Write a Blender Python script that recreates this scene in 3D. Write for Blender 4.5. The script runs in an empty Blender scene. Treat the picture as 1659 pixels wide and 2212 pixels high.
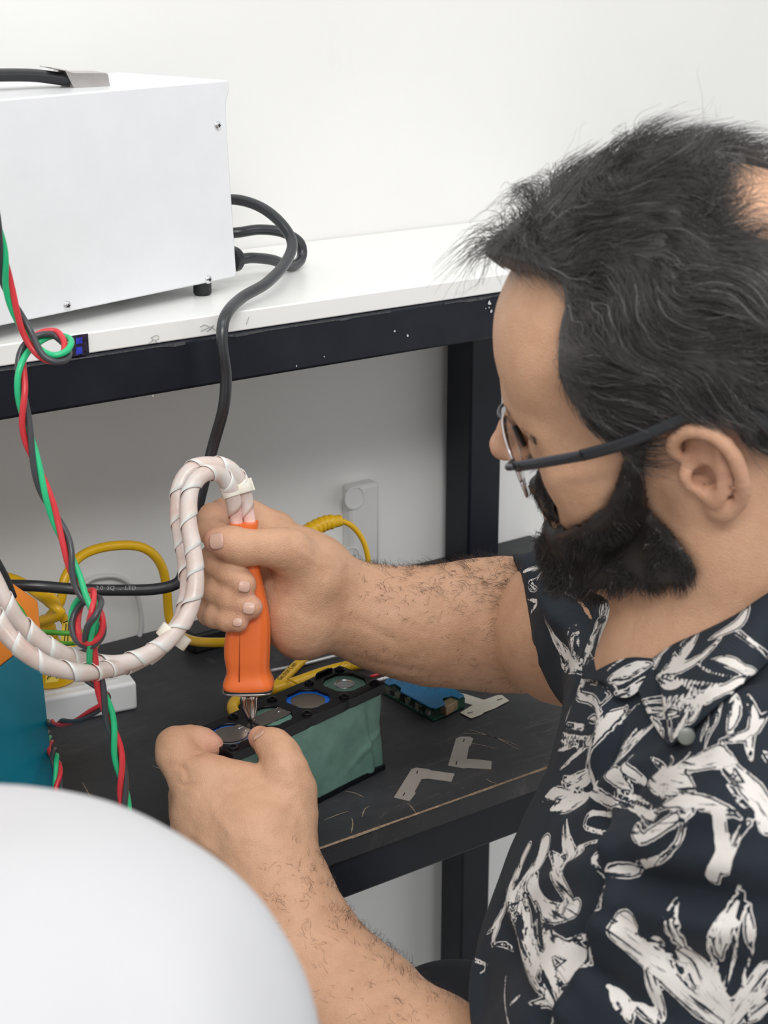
import bpy, bmesh, math, random
import numpy as np
from mathutils import Vector, Matrix
random.seed(7); RNG = np.random.default_rng(11)
scene = bpy.context.scene
COL = scene.collection

# ------------------------------------------------------------ camera
FPX, CX, CY = 3600.0, 829.5, 1106.0
PITCH = math.atan(1236/FPX); YAW = math.radians(54.67)
head_dir = np.array([math.cos(YAW), math.sin(YAW), 0.0])
RT = np.array([math.sin(YAW), -math.cos(YAW), 0.0])
FW = head_dir*math.cos(PITCH) - np.array([0, 0, 1.0])*math.sin(PITCH)
UP = np.cross(RT, FW)
CAM = np.array([0, 0, 1.386])
cd = bpy.data.cameras.new('camera'); cam = bpy.data.objects.new('camera', cd); COL.objects.link(cam)
cd.sensor_fit = 'HORIZONTAL'; cd.sensor_width = 24.0; cd.lens = FPX/1659*24.0
cd.clip_start = 0.02; cd.clip_end = 50
cd.dof.use_dof = True; cd.dof.focus_distance = 1.28; cd.dof.aperture_fstop = 13
M3 = Matrix(((RT[0], UP[0], -FW[0]), (RT[1], UP[1], -FW[1]), (RT[2], UP[2], -FW[2])))
cam.matrix_world = Matrix.Translation(Vector(CAM)) @ M3.to_4x4()
scene.camera = cam

# ------------------------------------------------------------ light
scene.view_settings.view_transform = 'Standard'; scene.view_settings.look = 'None'
scene.view_settings.gamma = 1.0; scene.view_settings.use_curve_mapping = False
scene.view_settings.exposure = 0.0
wd = bpy.data.worlds.new('room_light'); scene.world = wd; wd.use_nodes = True
bg = wd.node_tree.nodes['Background']; bg.inputs[0].default_value = (0.96, 0.98, 1.0, 1); bg.inputs[1].default_value = 0.70
def area(name, loc, to, sx, sy, power, col=(1, 1, 1)):
    l = bpy.data.lights.new(name, 'AREA'); l.shape = 'RECTANGLE'; l.size = sx; l.size_y = sy; l.energy = power; l.color = col
    o = bpy.data.objects.new(name, l); COL.objects.link(o); o.location = loc
    o.rotation_euler = (Vector(to)-Vector(loc)).to_track_quat('-Z', 'Y').to_euler()
    return o
area('ceiling_light', (0.3, 0.45, 2.75), (0.5, 0.75, 0.8), 1.3, 0.35, 8, (1, 0.985, 0.96))
area('ceiling_light', (-0.35, -0.95, 2.75), (0.5, 0.8, 0.9), 1.5, 0.4, 35, (1, 0.985, 0.965))
area('ceiling_light', (2.0, -0.2, 2.75), (0.8, 0.8, 0.9), 1.2, 0.5, 7, (1, 0.985, 0.96))

# ------------------------------------------------------------ helpers: pixel of the photo + distance -> point of the room
def ray(x, y): return FW + RT*(x-CX)/FPX - UP*(y-CY)/FPX
def P(x, y, d): return CAM + ray(x, y)*d
def onz(x, y, z): r = ray(x, y); return CAM + r*(z-CAM[2])/r[2]
def ony(x, y, Y): r = ray(x, y); return CAM + r*(Y-CAM[1])/r[1]
def W(px, d): return px*d/FPX
def proj(Q):
    Q = np.atleast_2d(Q)-CAM; z = Q@FW
    return np.stack([CX+FPX*(Q@RT)/z, CY-FPX*(Q@UP)/z, z], 1)
def inpoly(xy, poly):
    x, y = xy[:, 0], xy[:, 1]; c = np.zeros(len(x), bool); n = len(poly)
    for i in range(n):
        x1, y1 = poly[i]; x2, y2 = poly[(i+1) % n]
        if y1 == y2: continue
        m = ((y1 > y) != (y2 > y)) & (x < (x2-x1)*(y-y1)/(y2-y1)+x1); c ^= m
    return c
def vn(v): v = np.asarray(v, float); return v/np.linalg.norm(v)

# ------------------------------------------------------------ helpers: objects
def tag(o, label=None, cat=None, group=None, kind=None):
    if label: o['label'] = label
    if cat: o['category'] = cat
    if group: o['group'] = group
    if kind: o['kind'] = kind
    return o
def empty(name, loc, label, cat, group=None, rz=0):
    o = bpy.data.objects.new(name, None); COL.objects.link(o); o.location = loc; o.rotation_euler = (0, 0, rz)
    o.empty_display_size = 0.02
    return tag(o, label, cat, group)
def link(name, me, mat=None, parent=None, smooth=True):
    o = bpy.data.objects.new(name, me); COL.objects.link(o)
    if mat:
        for m in (mat if isinstance(mat, (list, tuple)) else [mat]): me.materials.append(m)
    if smooth and hasattr(me, 'polygons') and len(me.polygons):
        me.polygons.foreach_set('use_smooth', [True]*len(me.polygons))
    if parent:
        o.parent = parent
        if parent.type == 'EMPTY': o.matrix_parent_inverse = Matrix.LocRotScale(parent.location, parent.rotation_euler, None).inverted()
    return o
def mesh_np(name, V, Fq):
    me = bpy.data.meshes.new(name); V = np.asarray(V, np.float32); Fq = np.asarray(Fq, np.int32)
    me.vertices.add(len(V)); me.vertices.foreach_set('co', V.ravel())
    k = Fq.shape[1]; me.loops.add(Fq.size); me.loops.foreach_set('vertex_index', Fq.ravel())
    me.polygons.add(len(Fq)); me.polygons.foreach_set('loop_start', np.arange(0, Fq.size, k, dtype=np.int32))
    me.update(calc_edges=True); me.validate(); return me
def mesh_py(name, V, Fs):
    me = bpy.data.meshes.new(name); me.from_pydata([tuple(map(float, v)) for v in V], [], Fs); me.update(); return me
def bev(o, w, seg=2, ang=35):
    m = o.modifiers.new('b', 'BEVEL'); m.width = w; m.segments = seg; m.limit_method = 'ANGLE'; m.angle_limit = math.radians(ang)
    m.harden_normals = False; return o
def sharp(o, ang=35):
    me = o.data; me.set_sharp_from_angle(angle=math.radians(ang)); return o
def box(name, c, s, mat, parent=None, ax=None, bevel=0.0, smooth=True):
    """box centred at c with full sizes s along the axes ax (rows)."""
    A = np.eye(3) if ax is None else np.array(ax, float)
    V = [np.array(c)+sum(A[i]*s[i]*0.5*sg[i] for i in range(3)) for sg in [(-1,-1,-1),(1,-1,-1),(1,1,-1),(-1,1,-1),(-1,-1,1),(1,-1,1),(1,1,1),(-1,1,1)]]
    o = link(name, mesh_py(name, V, [(0,3,2,1),(4,5,6,7),(0,1,5,4),(1,2,6,5),(2,3,7,6),(3,0,4,7)]), mat, parent, smooth)
    if np.linalg.det(A) < 0: o.data.flip_normals()
    if bevel: bev(o, bevel)
    sharp(o); return o
def prism(name, pts, ext, mat, parent=None, bevel=0.0):
    """polygon pts (3D, list) extruded by vector ext."""
    pts = [np.array(p, float) for p in pts]; ext = np.array(ext, float); n = len(pts)
    V = pts+[p+ext for p in pts]
    Fs = [tuple(range(n))[::-1], tuple(range(n, 2*n))]+[(i, (i+1) % n, n+(i+1) % n, n+i) for i in range(n)]
    me = mesh_py(name, V, Fs); bm = bmesh.new(); bm.from_mesh(me); bmesh.ops.recalc_face_normals(bm, faces=bm.faces); bm.to_mesh(me); bm.free()
    o = link(name, me, mat, parent)
    if bevel: bev(o, bevel)
    sharp(o); return o
def catmull(pts, step):
    pts = np.array(pts, float); p = np.vstack([2*pts[0]-pts[1], pts, 2*pts[-1]-pts[-2]]); out = []
    for i in range(1, len(p)-2):
        L = np.linalg.norm(p[i+1, :3]-p[i, :3]); n = max(2, int(L/step))
        for t in np.linspace(0, 1, n, endpoint=False):
            a = 2*p[i]; b = p[i+1]-p[i-1]; c = 2*p[i-1]-5*p[i]+4*p[i+1]-p[i+2]; d = -p[i-1]+3*p[i]-3*p[i+1]+p[i+2]
            out.append(0.5*(a+b*t+c*t*t+d*t**3))
    out.append(p[-2]); return np.array(out)
def frames(c, ref=None):
    T = np.gradient(c, axis=0); T /= np.linalg.norm(T, axis=1)[:, None]+1e-12
    u = np.cross(T[0], [0.13, 0.27, 0.95]) if ref is None else np.array(ref)-T[0]*np.dot(ref, T[0]); u = vn(u); U = [u]
    for i in range(1, len(c)):
        u = U[-1]-T[i]*np.dot(U[-1], T[i]); U.append(vn(u))
    U = np.array(U); return T, U, np.cross(T, U)
def tube_mesh(name, c, rad, seg=12, rfun=None, cap=True, ref=None, ell=None):
    c = np.asarray(c, float); n = len(c); T, U, B = frames(c, ref)
    s = np.concatenate([[0], np.cumsum(np.linalg.norm(np.diff(c, axis=0), axis=1))])
    th = np.arange(seg)*2*np.pi/seg
    R = np.broadcast_to(np.asarray(rad, float).reshape(-1, 1) if np.ndim(rad) else rad, (n, seg)).copy()
    if rfun is not None: R = R*rfun(s[:, None], th[None, :])
    e = 1.0 if ell is None else ell
    V = c[:, None]+R[..., None]*(np.cos(th)[None, :, None]*U[:, None]+e*np.sin(th)[None, :, None]*B[:, None])
    V = V.reshape(-1, 3); i = np.arange(n-1)[:, None]*seg; j = np.arange(seg)[None]; j2 = (j+1) % seg
    Fq = np.stack([i+j, i+j2, i+seg+j2, i+seg+j], -1).reshape(-1, 4)
    Fs = [tuple(map(int, f)) for f in Fq]
    if cap: Fs += [tuple(range(seg))[::-1], tuple(range((n-1)*seg, n*seg))]
    return mesh_py(name, V, Fs)
def tube(name, pts, rad, mat, parent=None, seg=12, step=0.004, **k):
    return link(name, tube_mesh(name, catmull(pts, step), rad, seg, **k), mat, parent)
def lathe(name, c, axis, prof, mat, parent=None, seg=32, ref=None):
    """prof = [(radius, height)] along axis from c."""
    a = vn(axis); u = vn(np.cross(a, [0.3, 0.9, 0.2] if ref is None else ref)); b = np.cross(a, u); V = []; n = len(prof)
    for r, h in prof:
        for k in range(seg):
            t = 2*np.pi*k/seg; V.append(np.array(c)+a*h+r*(np.cos(t)*u+np.sin(t)*b))
    Fs = [(i*seg+k, i*seg+(k+1) % seg, (i+1)*seg+(k+1) % seg, (i+1)*seg+k) for i in range(n-1) for k in range(seg)]
    if prof[0][0] > 1e-6: Fs.append(tuple(range(seg))[::-1])
    if prof[-1][0] > 1e-6: Fs.append(tuple(range((n-1)*seg, n*seg)))
    me = mesh_py(name, V, Fs); bm = bmesh.new(); bm.from_mesh(me); bmesh.ops.remove_doubles(bm, verts=bm.verts, dist=1e-6)
    bmesh.ops.recalc_face_normals(bm, faces=bm.faces); bm.to_mesh(me); bm.free()
    o = link(name, me, mat, parent); sharp(o, 40); return o
def join_meshes(name, objs):
    """merge the meshes of objs (same world frame) into the first one"""
    bm = bmesh.new()
    for o in objs: bm.from_mesh(o.data)
    bm.to_mesh(objs[0].data); bm.free()
    for o in objs[1:]: bpy.data.objects.remove(o)
    objs[0].name = name; return objs[0]

# ------------------------------------------------------------ helpers: materials
class NT:
    def __init__(s, name):
        s.m = bpy.data.materials.new(name); s.m.use_nodes = True; s.t = s.m.node_tree; s.b = s.t.nodes['Principled BSDF']; s.n = s.t.nodes
    def new(s, ty, **k):
        n = s.n.new(ty)
        for a, v in k.items(): setattr(n, a, v)
        return n
    def l(s, a, b): s.t.links.new(a, b)
    def noise(s, scale, detail=4, rough=0.5, coord='Object', sc=(1, 1, 1), dist=0.0):
        tc = s.new('ShaderNodeTexCoord'); mp = s.new('ShaderNodeMapping'); mp.inputs['Scale'].default_value = sc
        nz = s.new('ShaderNodeTexNoise'); nz.inputs['Scale'].default_value = scale; nz.inputs['Detail'].default_value = detail; nz.inputs['Roughness'].default_value = rough; nz.inputs['Distortion'].default_value = dist
        s.l(tc.outputs[coord], mp.inputs[0]); s.l(mp.outputs[0], nz.inputs['Vector']); return nz.outputs['Fac']
    def ramp(s, fac, stops, interp='LINEAR'):
        r = s.new('ShaderNodeValToRGB'); cr = r.color_ramp; cr.interpolation = interp
        while len(cr.elements) < len(stops): cr.elements.new(0.5)
        for e, (p, c) in zip(cr.elements, stops): e.position = p; e.color = c if len(c) == 4 else (*c, 1)
        s.l(fac, r.inputs[0]); return r.outputs[0]
    def math(s, op, a, b=None, clamp=False):
        n = s.new('ShaderNodeMath', operation=op, use_clamp=clamp)
        for i, v in enumerate((a, b)):
            if v is None: continue
            if isinstance(v, (int, float)): n.inputs[i].default_value = v
            else: s.l(v, n.inputs[i])
        return n.outputs[0]
    def mix(s, f, a, b, mode='MIX'):
        n = s.new('ShaderNodeMix', data_type='RGBA', blend_type=mode)
        for i, v in ((0, f), (6, a), (7, b)):
            if isinstance(v, (int, float)): n.inputs[i].default_value = v
            elif isinstance(v, tuple): n.inputs[i].default_value = (*v, 1) if len(v) == 3 else v
            else: s.l(v, n.inputs[i])
        return n.outputs[2]
    def attr(s, name):
        n = s.new('ShaderNodeAttribute'); n.attribute_name = name; return n.outputs['Fac']
    def bump(s, h, st=0.3, dist=0.001):
        n = s.new('ShaderNodeBump'); n.inputs['Strength'].default_value = st; n.inputs['Distance'].default_value = dist; s.l(h, n.inputs['Height']); s.l(n.outputs[0], s.b.inputs['Normal']); return n
def mat(name, col, rough=0.5, metal=0.0, spec=0.5, var=0.0, vscale=30, bump=0.0, bscale=200, bdist=0.0005, sss=0.0, trans=0.0, coat=0.0, sc=(1, 1, 1), alpha=1.0):
    t = NT(name); b = t.b
    b.inputs['Base Color'].default_value = (*col, 1); b.inputs['Roughness'].default_value = rough; b.inputs['Metallic'].default_value = metal
    b.inputs['Specular IOR Level'].default_value = spec
    if coat: b.inputs['Coat Weight'].default_value = coat
    if trans: b.inputs['Transmission Weight'].default_value = trans
    if sss: b.inputs['Subsurface Weight'].default_value = sss; b.inputs['Subsurface Scale'].default_value = 0.004
    f = t.noise(vscale, 5, 0.6, sc=sc)
    v = max(var, 0.02)
    t.l(t.ramp(f, [(0.3, tuple(c*(1-v) for c in col)), (0.7, tuple(min(1, c*(1+v)) for c in col))]), b.inputs['Base Color'])
    if bump: t.bump(t.noise(bscale, 4, 0.6, sc=sc), bump, bdist)
    return t.m
# ------------------------------------------------------------ implicit-surface modeller: one continuous skin per body / garment
class Field:
    def __init__(s): s.p = []
    def add(s, kind, data, bc, br, k, op): s.p.append((kind, data, np.array(bc, float), float(br), float(k), op)); return s
    def cone(s, a, b, ra, rb, k=0.012, op='u'):
        a = np.array(a, float); b = np.array(b, float)
        return s.add('c', (a, b, ra, rb), (a+b)/2, np.linalg.norm(a-b)/2+max(ra, rb), k, op)
    def chain(s, pts, k=0.012, op='u'):
        for (a, ra), (b, rb) in zip(pts[:-1], pts[1:]): s.cone(a, b, ra, rb, k, op)
        return s
    def sph(s, c, r, k=0.012, op='u'): return s.cone(c, np.array(c, float)+1e-6, r, r, k, op)
    def ell(s, c, r, R=None, k=0.012, op='u'):
        R = np.eye(3) if R is None else np.array(R, float)   # rows = local axes
        return s.add('e', (np.array(c, float), np.array(r, float), R), c, max(r), k, op)
    def half(s, c, n, k=0.004, op='i'):   # keep the side opposite n
        return s.add('h', (np.array(c, float), vn(n)), (0, 0, 0), 1e9, k, op)
    @staticmethod
    def dist(kind, D, Q):
        if kind == 'c':
            a, b, ra, rb = D; ab = b-a; t = np.clip(((Q-a)@ab)/max(ab@ab, 1e-12), 0, 1)
            return np.linalg.norm(Q-a-t[:, None]*ab, axis=1)-(ra+(rb-ra)*t)
        if kind == 'e':
            c, r, R = D; q = (Q-c)@R.T; k0 = np.linalg.norm(q/r, axis=1); k1 = np.linalg.norm(q/(r*r), axis=1)
            return k0*(k0-1)/np.maximum(k1, 1e-9)
        c, n = D; return (Q-c)@n
    def ev(s, Q, prims=None):
        d = np.full(len(Q), 0.5)
        for kind, D, bc, br, k, op in (s.p if prims is None else prims):
            e = s.dist(kind, D, Q)
            if op == 'u': h = np.maximum(k-np.abs(d-e), 0)/k; d = np.minimum(d, e)-h*h*k*0.25
            else:
                if op == 's': e = -e
                h = np.maximum(k-np.abs(d-e), 0)/k; d = np.maximum(d, e)+h*h*k*0.25
        return d
    def mesh(s, lo, hi, vox, extra=None, smooth=2):
        lo = np.array(lo, float); hi = np.array(hi, float); B = 12
        nb = np.ceil((hi-lo)/(vox*B)).astype(int); dims = nb*B+1
        G = np.full(dims, 0.5, np.float32)
        hb = vox*B/2*math.sqrt(3)
        ii = np.stack(np.meshgrid(*[np.arange(n) for n in nb], indexing='ij'), -1).reshape(-1, 3)
        cen = lo+(ii+0.5)*vox*B
        dc = s.ev(cen)
        for idx in np.nonzero(np.abs(dc) < hb*1.5+0.012)[0]:
            c = cen[idx]
            pr = [p for p in s.p if np.linalg.norm(c-p[2]) < p[3]+hb+p[4]*1.2+0.01]
            if not pr: continue
            g = np.stack(np.meshgrid(*[np.arange(B+1)]*3, indexing='ij'), -1).reshape(-1, 3)
            Q = lo+(ii[idx]*B+g)*vox
            d = s.ev(Q, pr)
            if extra is not None: d = extra(Q, d)
            i0 = ii[idx]*B; G[i0[0]:i0[0]+B+1, i0[1]:i0[1]+B+1, i0[2]:i0[2]+B+1] = d.reshape(B+1, B+1, B+1)
        # blocks deep inside
        for idx in np.nonzero(dc < -(hb*1.5+0.012))[0]:
            i0 = ii[idx]*B; sl = G[i0[0]:i0[0]+B+1, i0[1]:i0[1]+B+1, i0[2]:i0[2]+B+1]; sl[sl == 0.5] = -0.5
        return surface_nets(G, lo, vox, smooth)
def surface_nets(G, lo, vox, smooth=2):
    S = G < 0; n = np.array(G.shape); cs = n-1
    acc = {}
    cross = []
    for ax in range(3):
        a = [slice(None)]*3; b = [slice(None)]*3; a[ax] = slice(0, -1); b[ax] = slice(1, None)
        e = np.argwhere(S[tuple(a)] != S[tuple(b)])
        cross.append(e)
    ids = []; pos = []
    quads = []
    for ax in range(3):
        e = cross[ax]; e2 = e.copy(); e2[:, ax] += 1
        d1 = G[tuple(e.T)]; d2 = G[tuple(e2.T)]; t = d1/(d1-d2); p = e.astype(float); p[:, ax] += t
        u, v = (ax+1) % 3, (ax+2) % 3
        keep = (e[:, u] > 0) & (e[:, v] > 0) & (e[:, u] < cs[u]) & (e[:, v] < cs[v]); e = e[keep]; p = p[keep]; neg = d1[keep] < 0
        c4 = []
        for du, dv in ((-1, -1), (0, -1), (0, 0), (-1, 0)):
            c = e.copy(); c[:, u] += du; c[:, v] += dv; k = (c[:, 0]*cs[1]+c[:, 1])*cs[2]+c[:, 2]; c4.append(k); ids.append(k); pos.append(p)
        q = np.stack(c4, 1); q[~neg] = q[~neg][:, ::-1]; quads.append(q)
    ids = np.concatenate(ids); pos = np.concatenate(pos); quads = np.concatenate(quads)
    uq, inv = np.unique(ids, return_inverse=True); cnt = np.bincount(inv)
    V = np.stack([np.bincount(inv, pos[:, k])/cnt for k in range(3)], 1)
    Fq = np.searchsorted(uq, quads)
    V = lo+V*vox
    for _ in range(smooth): V = lap(V, Fq, 0.5)
    return V, Fq
def lap(V, Fq, f):
    E = np.concatenate([Fq[:, [0, 1]], Fq[:, [1, 2]], Fq[:, [2, 3]], Fq[:, [3, 0]]]); n = len(V)
    c = np.bincount(E[:, 0], minlength=n).astype(float)
    m = np.stack([np.bincount(E[:, 0], V[E[:, 1], k], minlength=n) for k in range(3)], 1)/np.maximum(c, 1)[:, None]
    m[c == 0] = V[c == 0]
    return V+(m-V)*f
def normals(V, Fq):
    d1 = V[Fq[:, 2]]-V[Fq[:, 0]]; d2 = V[Fq[:, 3]]-V[Fq[:, 1]]; fn = np.cross(d1, d2); N = np.zeros_like(V)
    for k in range(3):
        N[:, k] = sum(np.bincount(Fq[:, j], fn[:, k], minlength=len(V)) for j in range(4))
    return N/(np.linalg.norm(N, axis=1)[:, None]+1e-12)
def seg_dist(Q, a, b):
    ab = b-a; t = np.clip(((Q-a)@ab)/max(ab@ab, 1e-12), 0, 1); return np.linalg.norm(Q-a-t[:, None]*ab, axis=1), t
def poly_dist(Q, pts):
    """distance to a polyline and the fraction along it"""
    best = np.full(len(Q), 9.0); tt = np.zeros(len(Q)); L = [np.linalg.norm(b-a) for a, b in zip(pts[:-1], pts[1:])]; tot = sum(L); s = 0
    for a, b, l in zip(pts[:-1], pts[1:], L):
        d, t = seg_dist(Q, a, b); m = d < best; best[m] = d[m]; tt[m] = (s+t[m]*l)/tot; s += l
    return best, tt
def vnoise(Q, scale, seed=0):
    """smooth value noise in numpy"""
    q = Q*scale+seed*17.3; i = np.floor(q).astype(np.int64); f = q-i; f = f*f*(3-2*f); r = np.zeros(len(Q))
    for dx in (0, 1):
        for dy in (0, 1):
            for dz in (0, 1):
                h = (i[:, 0]+dx)*374761393+(i[:, 1]+dy)*668265263+(i[:, 2]+dz)*2147483647+seed*9176
                h = (h ^ (h >> 13))*1274126177; h = (h ^ (h >> 16)) & 0xffff
                w = (f[:, 0] if dx else 1-f[:, 0])*(f[:, 1] if dy else 1-f[:, 1])*(f[:, 2] if dz else 1-f[:, 2])
                r += w*h/65535.0
    return r*2-1
def set_attr(me, name, vals):
    a = me.attributes.new(name, 'FLOAT', 'POINT'); a.data.foreach_set('value', np.asarray(vals, np.float32))
def strands(name, C, rad, material, parent):
    """C: (n, k, 3) strand points -> hair curves"""
    n, k, _ = C.shape; hc = bpy.data.hair_curves.new(name); hc.add_curves([k]*n)
    hc.attributes['position'].data.foreach_set('vector', C.astype(np.float32).ravel()) if 'position' in hc.attributes else hc.points.foreach_set('position', C.astype(np.float32).ravel())
    R = np.broadcast_to(rad*np.linspace(1, 0.25, k)[None, :], (n, k)).astype(np.float32).ravel()
    a = hc.attributes.get('radius') or hc.attributes.new('radius', 'FLOAT', 'POINT'); a.data.foreach_set('value', R)
    hc.materials.append(material)
    return link(name, hc, None, parent, smooth=False)
# ============================================================ SETTING
YW, XR = 1.352, 3.2
def wall_material():
    t = NT('painted_wall'); f = t.noise(2.2, 5, 0.55); g = t.noise(14, 6, 0.7); s = t.noise(5, 8, 0.75, sc=(3, 1, 1))
    c = t.ramp(f, [(0.3, (0.80, 0.795, 0.775)), (0.7, (0.855, 0.85, 0.83))])
    c = t.mix(t.ramp(g, [(0.62, (0, 0, 0)), (0.8, (0.25, 0.25, 0.25))]), c, (0.76, 0.75, 0.72))
    c = t.mix(t.ramp(s, [(0.66, (0, 0, 0)), (0.78, (0.22, 0.22, 0.22))]), c, (0.66, 0.65, 0.63))
    t.l(c, t.b.inputs['Base Color']); t.b.inputs['Roughness'].default_value = 0.62; t.b.inputs['Specular IOR Level'].default_value = 0.25
    t.bump(t.noise(60, 5, 0.6), 0.25, 0.0008); return t.m
M_WALL = wall_material()
tag(box('wall_back', (0.6, YW+0.06, 1.4), (5.6, 0.12, 2.8), M_WALL), kind='structure')
def floor_material():
    t = NT('floor_tile'); c = t.ramp(t.noise(6, 5, 0.6), [(0.3, (0.50, 0.49, 0.47)), (0.7, (0.58, 0.57, 0.55))])
    t.l(c, t.b.inputs['Base Color']); t.b.inputs['Roughness'].default_value = 0.35; return t.m
tag(box('floor', (0.6, -0.3, -0.03), (5.6, 3.35, 0.06), floor_material()), kind='structure')
tag(box('baseboard_back', (0.6, YW-0.006, 0.05), (5.6, 0.012, 0.10), mat('baseboard', (0.55, 0.55, 0.54), 0.5), bevel=0.002), kind='structure')

# ============================================================ WORKBENCH
YF, YS, ZD, ZS = 0.9135, 1.113, 0.75, 1.111
bench = empty('workbench', (0.75, 1.13, 0), 'black steel-framed workbench with a scratched black top and a raised white shelf', 'workbench')
def steel_mat():
    t = NT('black_painted_steel'); n1 = t.noise(90, 8, 0.75, sc=(0.35, 1, 1)); n2 = t.noise(9, 3, 0.6)
    chips = t.math('MULTIPLY', t.ramp(n1, [(0.69, (0, 0, 0)), (0.73, (1, 1, 1))]), t.ramp(n2, [(0.45, (0, 0, 0)), (0.65, (0.8, 0.8, 0.8))]))
    base = t.ramp(t.noise(25, 5, 0.6), [(0.3, (0.0055, 0.0075, 0.013)), (0.7, (0.010, 0.013, 0.021))])
    t.l(t.mix(chips, base, (0.30, 0.29, 0.28)), t.b.inputs['Base Color'])
    t.b.inputs['Specular IOR Level'].default_value = 0.32; t.b.inputs['Roughness'].default_value = 0.42; t.bump(t.noise(160, 4, 0.6), 0.25, 0.0004); return t.m
def top_mat():
    t = NT('scratched_black_laminate')
    scr = t.ramp(t.noise(13, 10, 0.8, sc=(1, 4.5, 1), dist=1.2), [(0.55, (0, 0, 0)), (0.75, (1, 1, 1))])
    scr2 = t.ramp(t.noise(60, 8, 0.75, sc=(1, 0.25, 1), dist=0.6), [(0.62, (0, 0, 0)), (0.78, (1, 1, 1))])
    patch = t.ramp(t.noise(5, 3, 0.5), [(0.34, (0, 0, 0)), (0.60, (1, 1, 1))])
    w = t.math('MULTIPLY', t.math('ADD', scr, scr2, True), patch)
    base = t.ramp(t.noise(7, 6, 0.65, sc=(1, 2.2, 1)), [(0.25, (0.021, 0.022, 0.025)), (0.55, (0.034, 0.035, 0.040)), (0.8, (0.056, 0.056, 0.061))])
    c = t.mix(t.math('MULTIPLY', w, 0.42), base, (0.27, 0.235, 0.20))
    fine = t.ramp(t.noise(240, 3, 0.9, sc=(0.6, 1, 1)), [(0.64, (0, 0, 0)), (0.74, (1, 1, 1))])
    c = t.mix(t.math('MULTIPLY', fine, 0.25), c, (0.30, 0.26, 0.21))
    t.l(c, t.b.inputs['Base Color']); t.l(t.ramp(t.noise(10, 5, 0.7), [(0.3, (0.42, 0.42, 0.42)), (0.7, (0.62, 0.62, 0.62))]), t.b.inputs['Roughness'])
    t.b.inputs['Specular IOR Level'].default_value = 0.4
    t.bump(t.noise(120, 6, 0.7, sc=(0.4, 1, 1)), 0.3, 0.0006); return t.m
M_STEEL, M_TOP = steel_mat(), top_mat()
def white_board():
    t = NT('white_laminate'); g = t.noise(9, 8, 0.72, sc=(2.5, 1, 1)); b = t.noise(40, 7, 0.8, dist=0.8)
    c = t.mix(t.ramp(g, [(0.60, (0, 0, 0)), (0.78, (0.3, 0.3, 0.3))]), (0.86, 0.86, 0.84), (0.68, 0.66, 0.62))
    c = t.mix(t.ramp(b, [(0.70, (0, 0, 0)), (0.76, (0.5, 0.5, 0.5))]), c, (0.60, 0.56, 0.50))
    t.l(c, t.b.inputs['Base Color']); t.b.inputs['Roughness'].default_value = 0.32; return t.m
XL, XE = -0.15, 1.16
box('desktop', ((XL+XE)/2, (YF+YW)/2, ZD-0.0095), (XE-XL, YW-YF-0.002, 0.019), M_TOP, bench, bevel=0.0012)
# worn pale line along the front edge of the desktop
rng = np.random.default_rng(3)
pts = []; x = 0.2
wm = mat('bare_edge_wear', (0.27, 0.19, 0.12), 0.7, vscale=200, var=0.4)
V, Fs = [], []; n = 420
xs = np.linspace(0.05, 1.1, n); wid = 0.00003+0.0004*np.clip(vnoise(np.c_[xs*60, xs*0, xs*0], 1.0, 3), 0, 1)
for i, xx in enumerate(xs):
    V += [(xx, YF-0.0002, ZD-0.0008-wid[i]), (xx, YF+0.0004, ZD-0.0002), (xx, YF+0.0008+wid[i]*0.8, ZD+0.00015)]
for i in range(n-1):
    for k in (0, 1):
        if vnoise(np.array([[xs[i]*25, 5.0, 0]]), 1.0, 9)[0] > -0.5: Fs.append((i*3+k, i*3+3+k, i*3+4+k, i*3+1+k))
link('edge_wear', mesh_py('edge_wear', V, Fs), wm, bench)
def strk(name, px, z, w, m, parent, h=0.0002):
    c = catmull([onz(x, y, z) for x, y in px], 0.002); V = []; Fs = []
    for i, q in enumerate(c):
        tn = c[min(i+1, len(c)-1)]-c[max(i-1, 0)]; s = vn([-tn[1], tn[0], 0])*w*(0.35+0.65*math.sin(math.pi*(i+0.5)/len(c)))
        V += [q+s+[0, 0, h], q-s+[0, 0, h]]
    for i in range(len(c)-1): Fs.append((2*i, 2*i+1, 2*i+3, 2*i+2))
    return link(name, mesh_py(name, V, Fs), m, parent)
scm = mat('scratch', (0.27, 0.21, 0.15), 0.7, vscale=300, var=0.5)
for q in [[(745, 1710), (765, 1713), (785, 1722)], [(782, 1765), (788, 1748), (798, 1742)], [(700, 1772), (730, 1760), (752, 1753)], [(759, 1800), (762, 1780), (760, 1768)],
          [(1000, 1585), (1060, 1590), (1125, 1622)], [(985, 1600), (1040, 1610), (1075, 1618)], [(1010, 1575), (1090, 1600), (1120, 1612)], [(1050, 1683), (1062, 1690), (1072, 1692)],
          [(760, 1812), (790, 1800), (820, 1790)], [(880, 1735), (890, 1745), (898, 1756)], [(330, 1655), (350, 1662), (362, 1660)], [(178, 1690), (190, 1712), (196, 1722)]]:
    strk('scratch', q, ZD, 0.00045, scm, bench)
for (x0, x1, y0, nm) in [(XL+0.01, XE-0.01, YF+0.008, 'front_rail'), (XL+0.01, XE-0.01, YW-0.045, 'back_rail')]:
    box(nm, ((x0+x1)/2, y0+0.019, ZD-0.019-0.019), (x1-x0, 0.038, 0.038), M_STEEL, bench, bevel=0.002)
for (x, y) in [(1.045, 1.313), (1.115, YF+0.027), (-0.10, 1.313), (-0.10, YF+0.027)]:
    box('leg', (x, y, (ZD-0.057)/2), (0.04, 0.04, ZD-0.057), M_STEEL, bench, bevel=0.0025)
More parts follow.
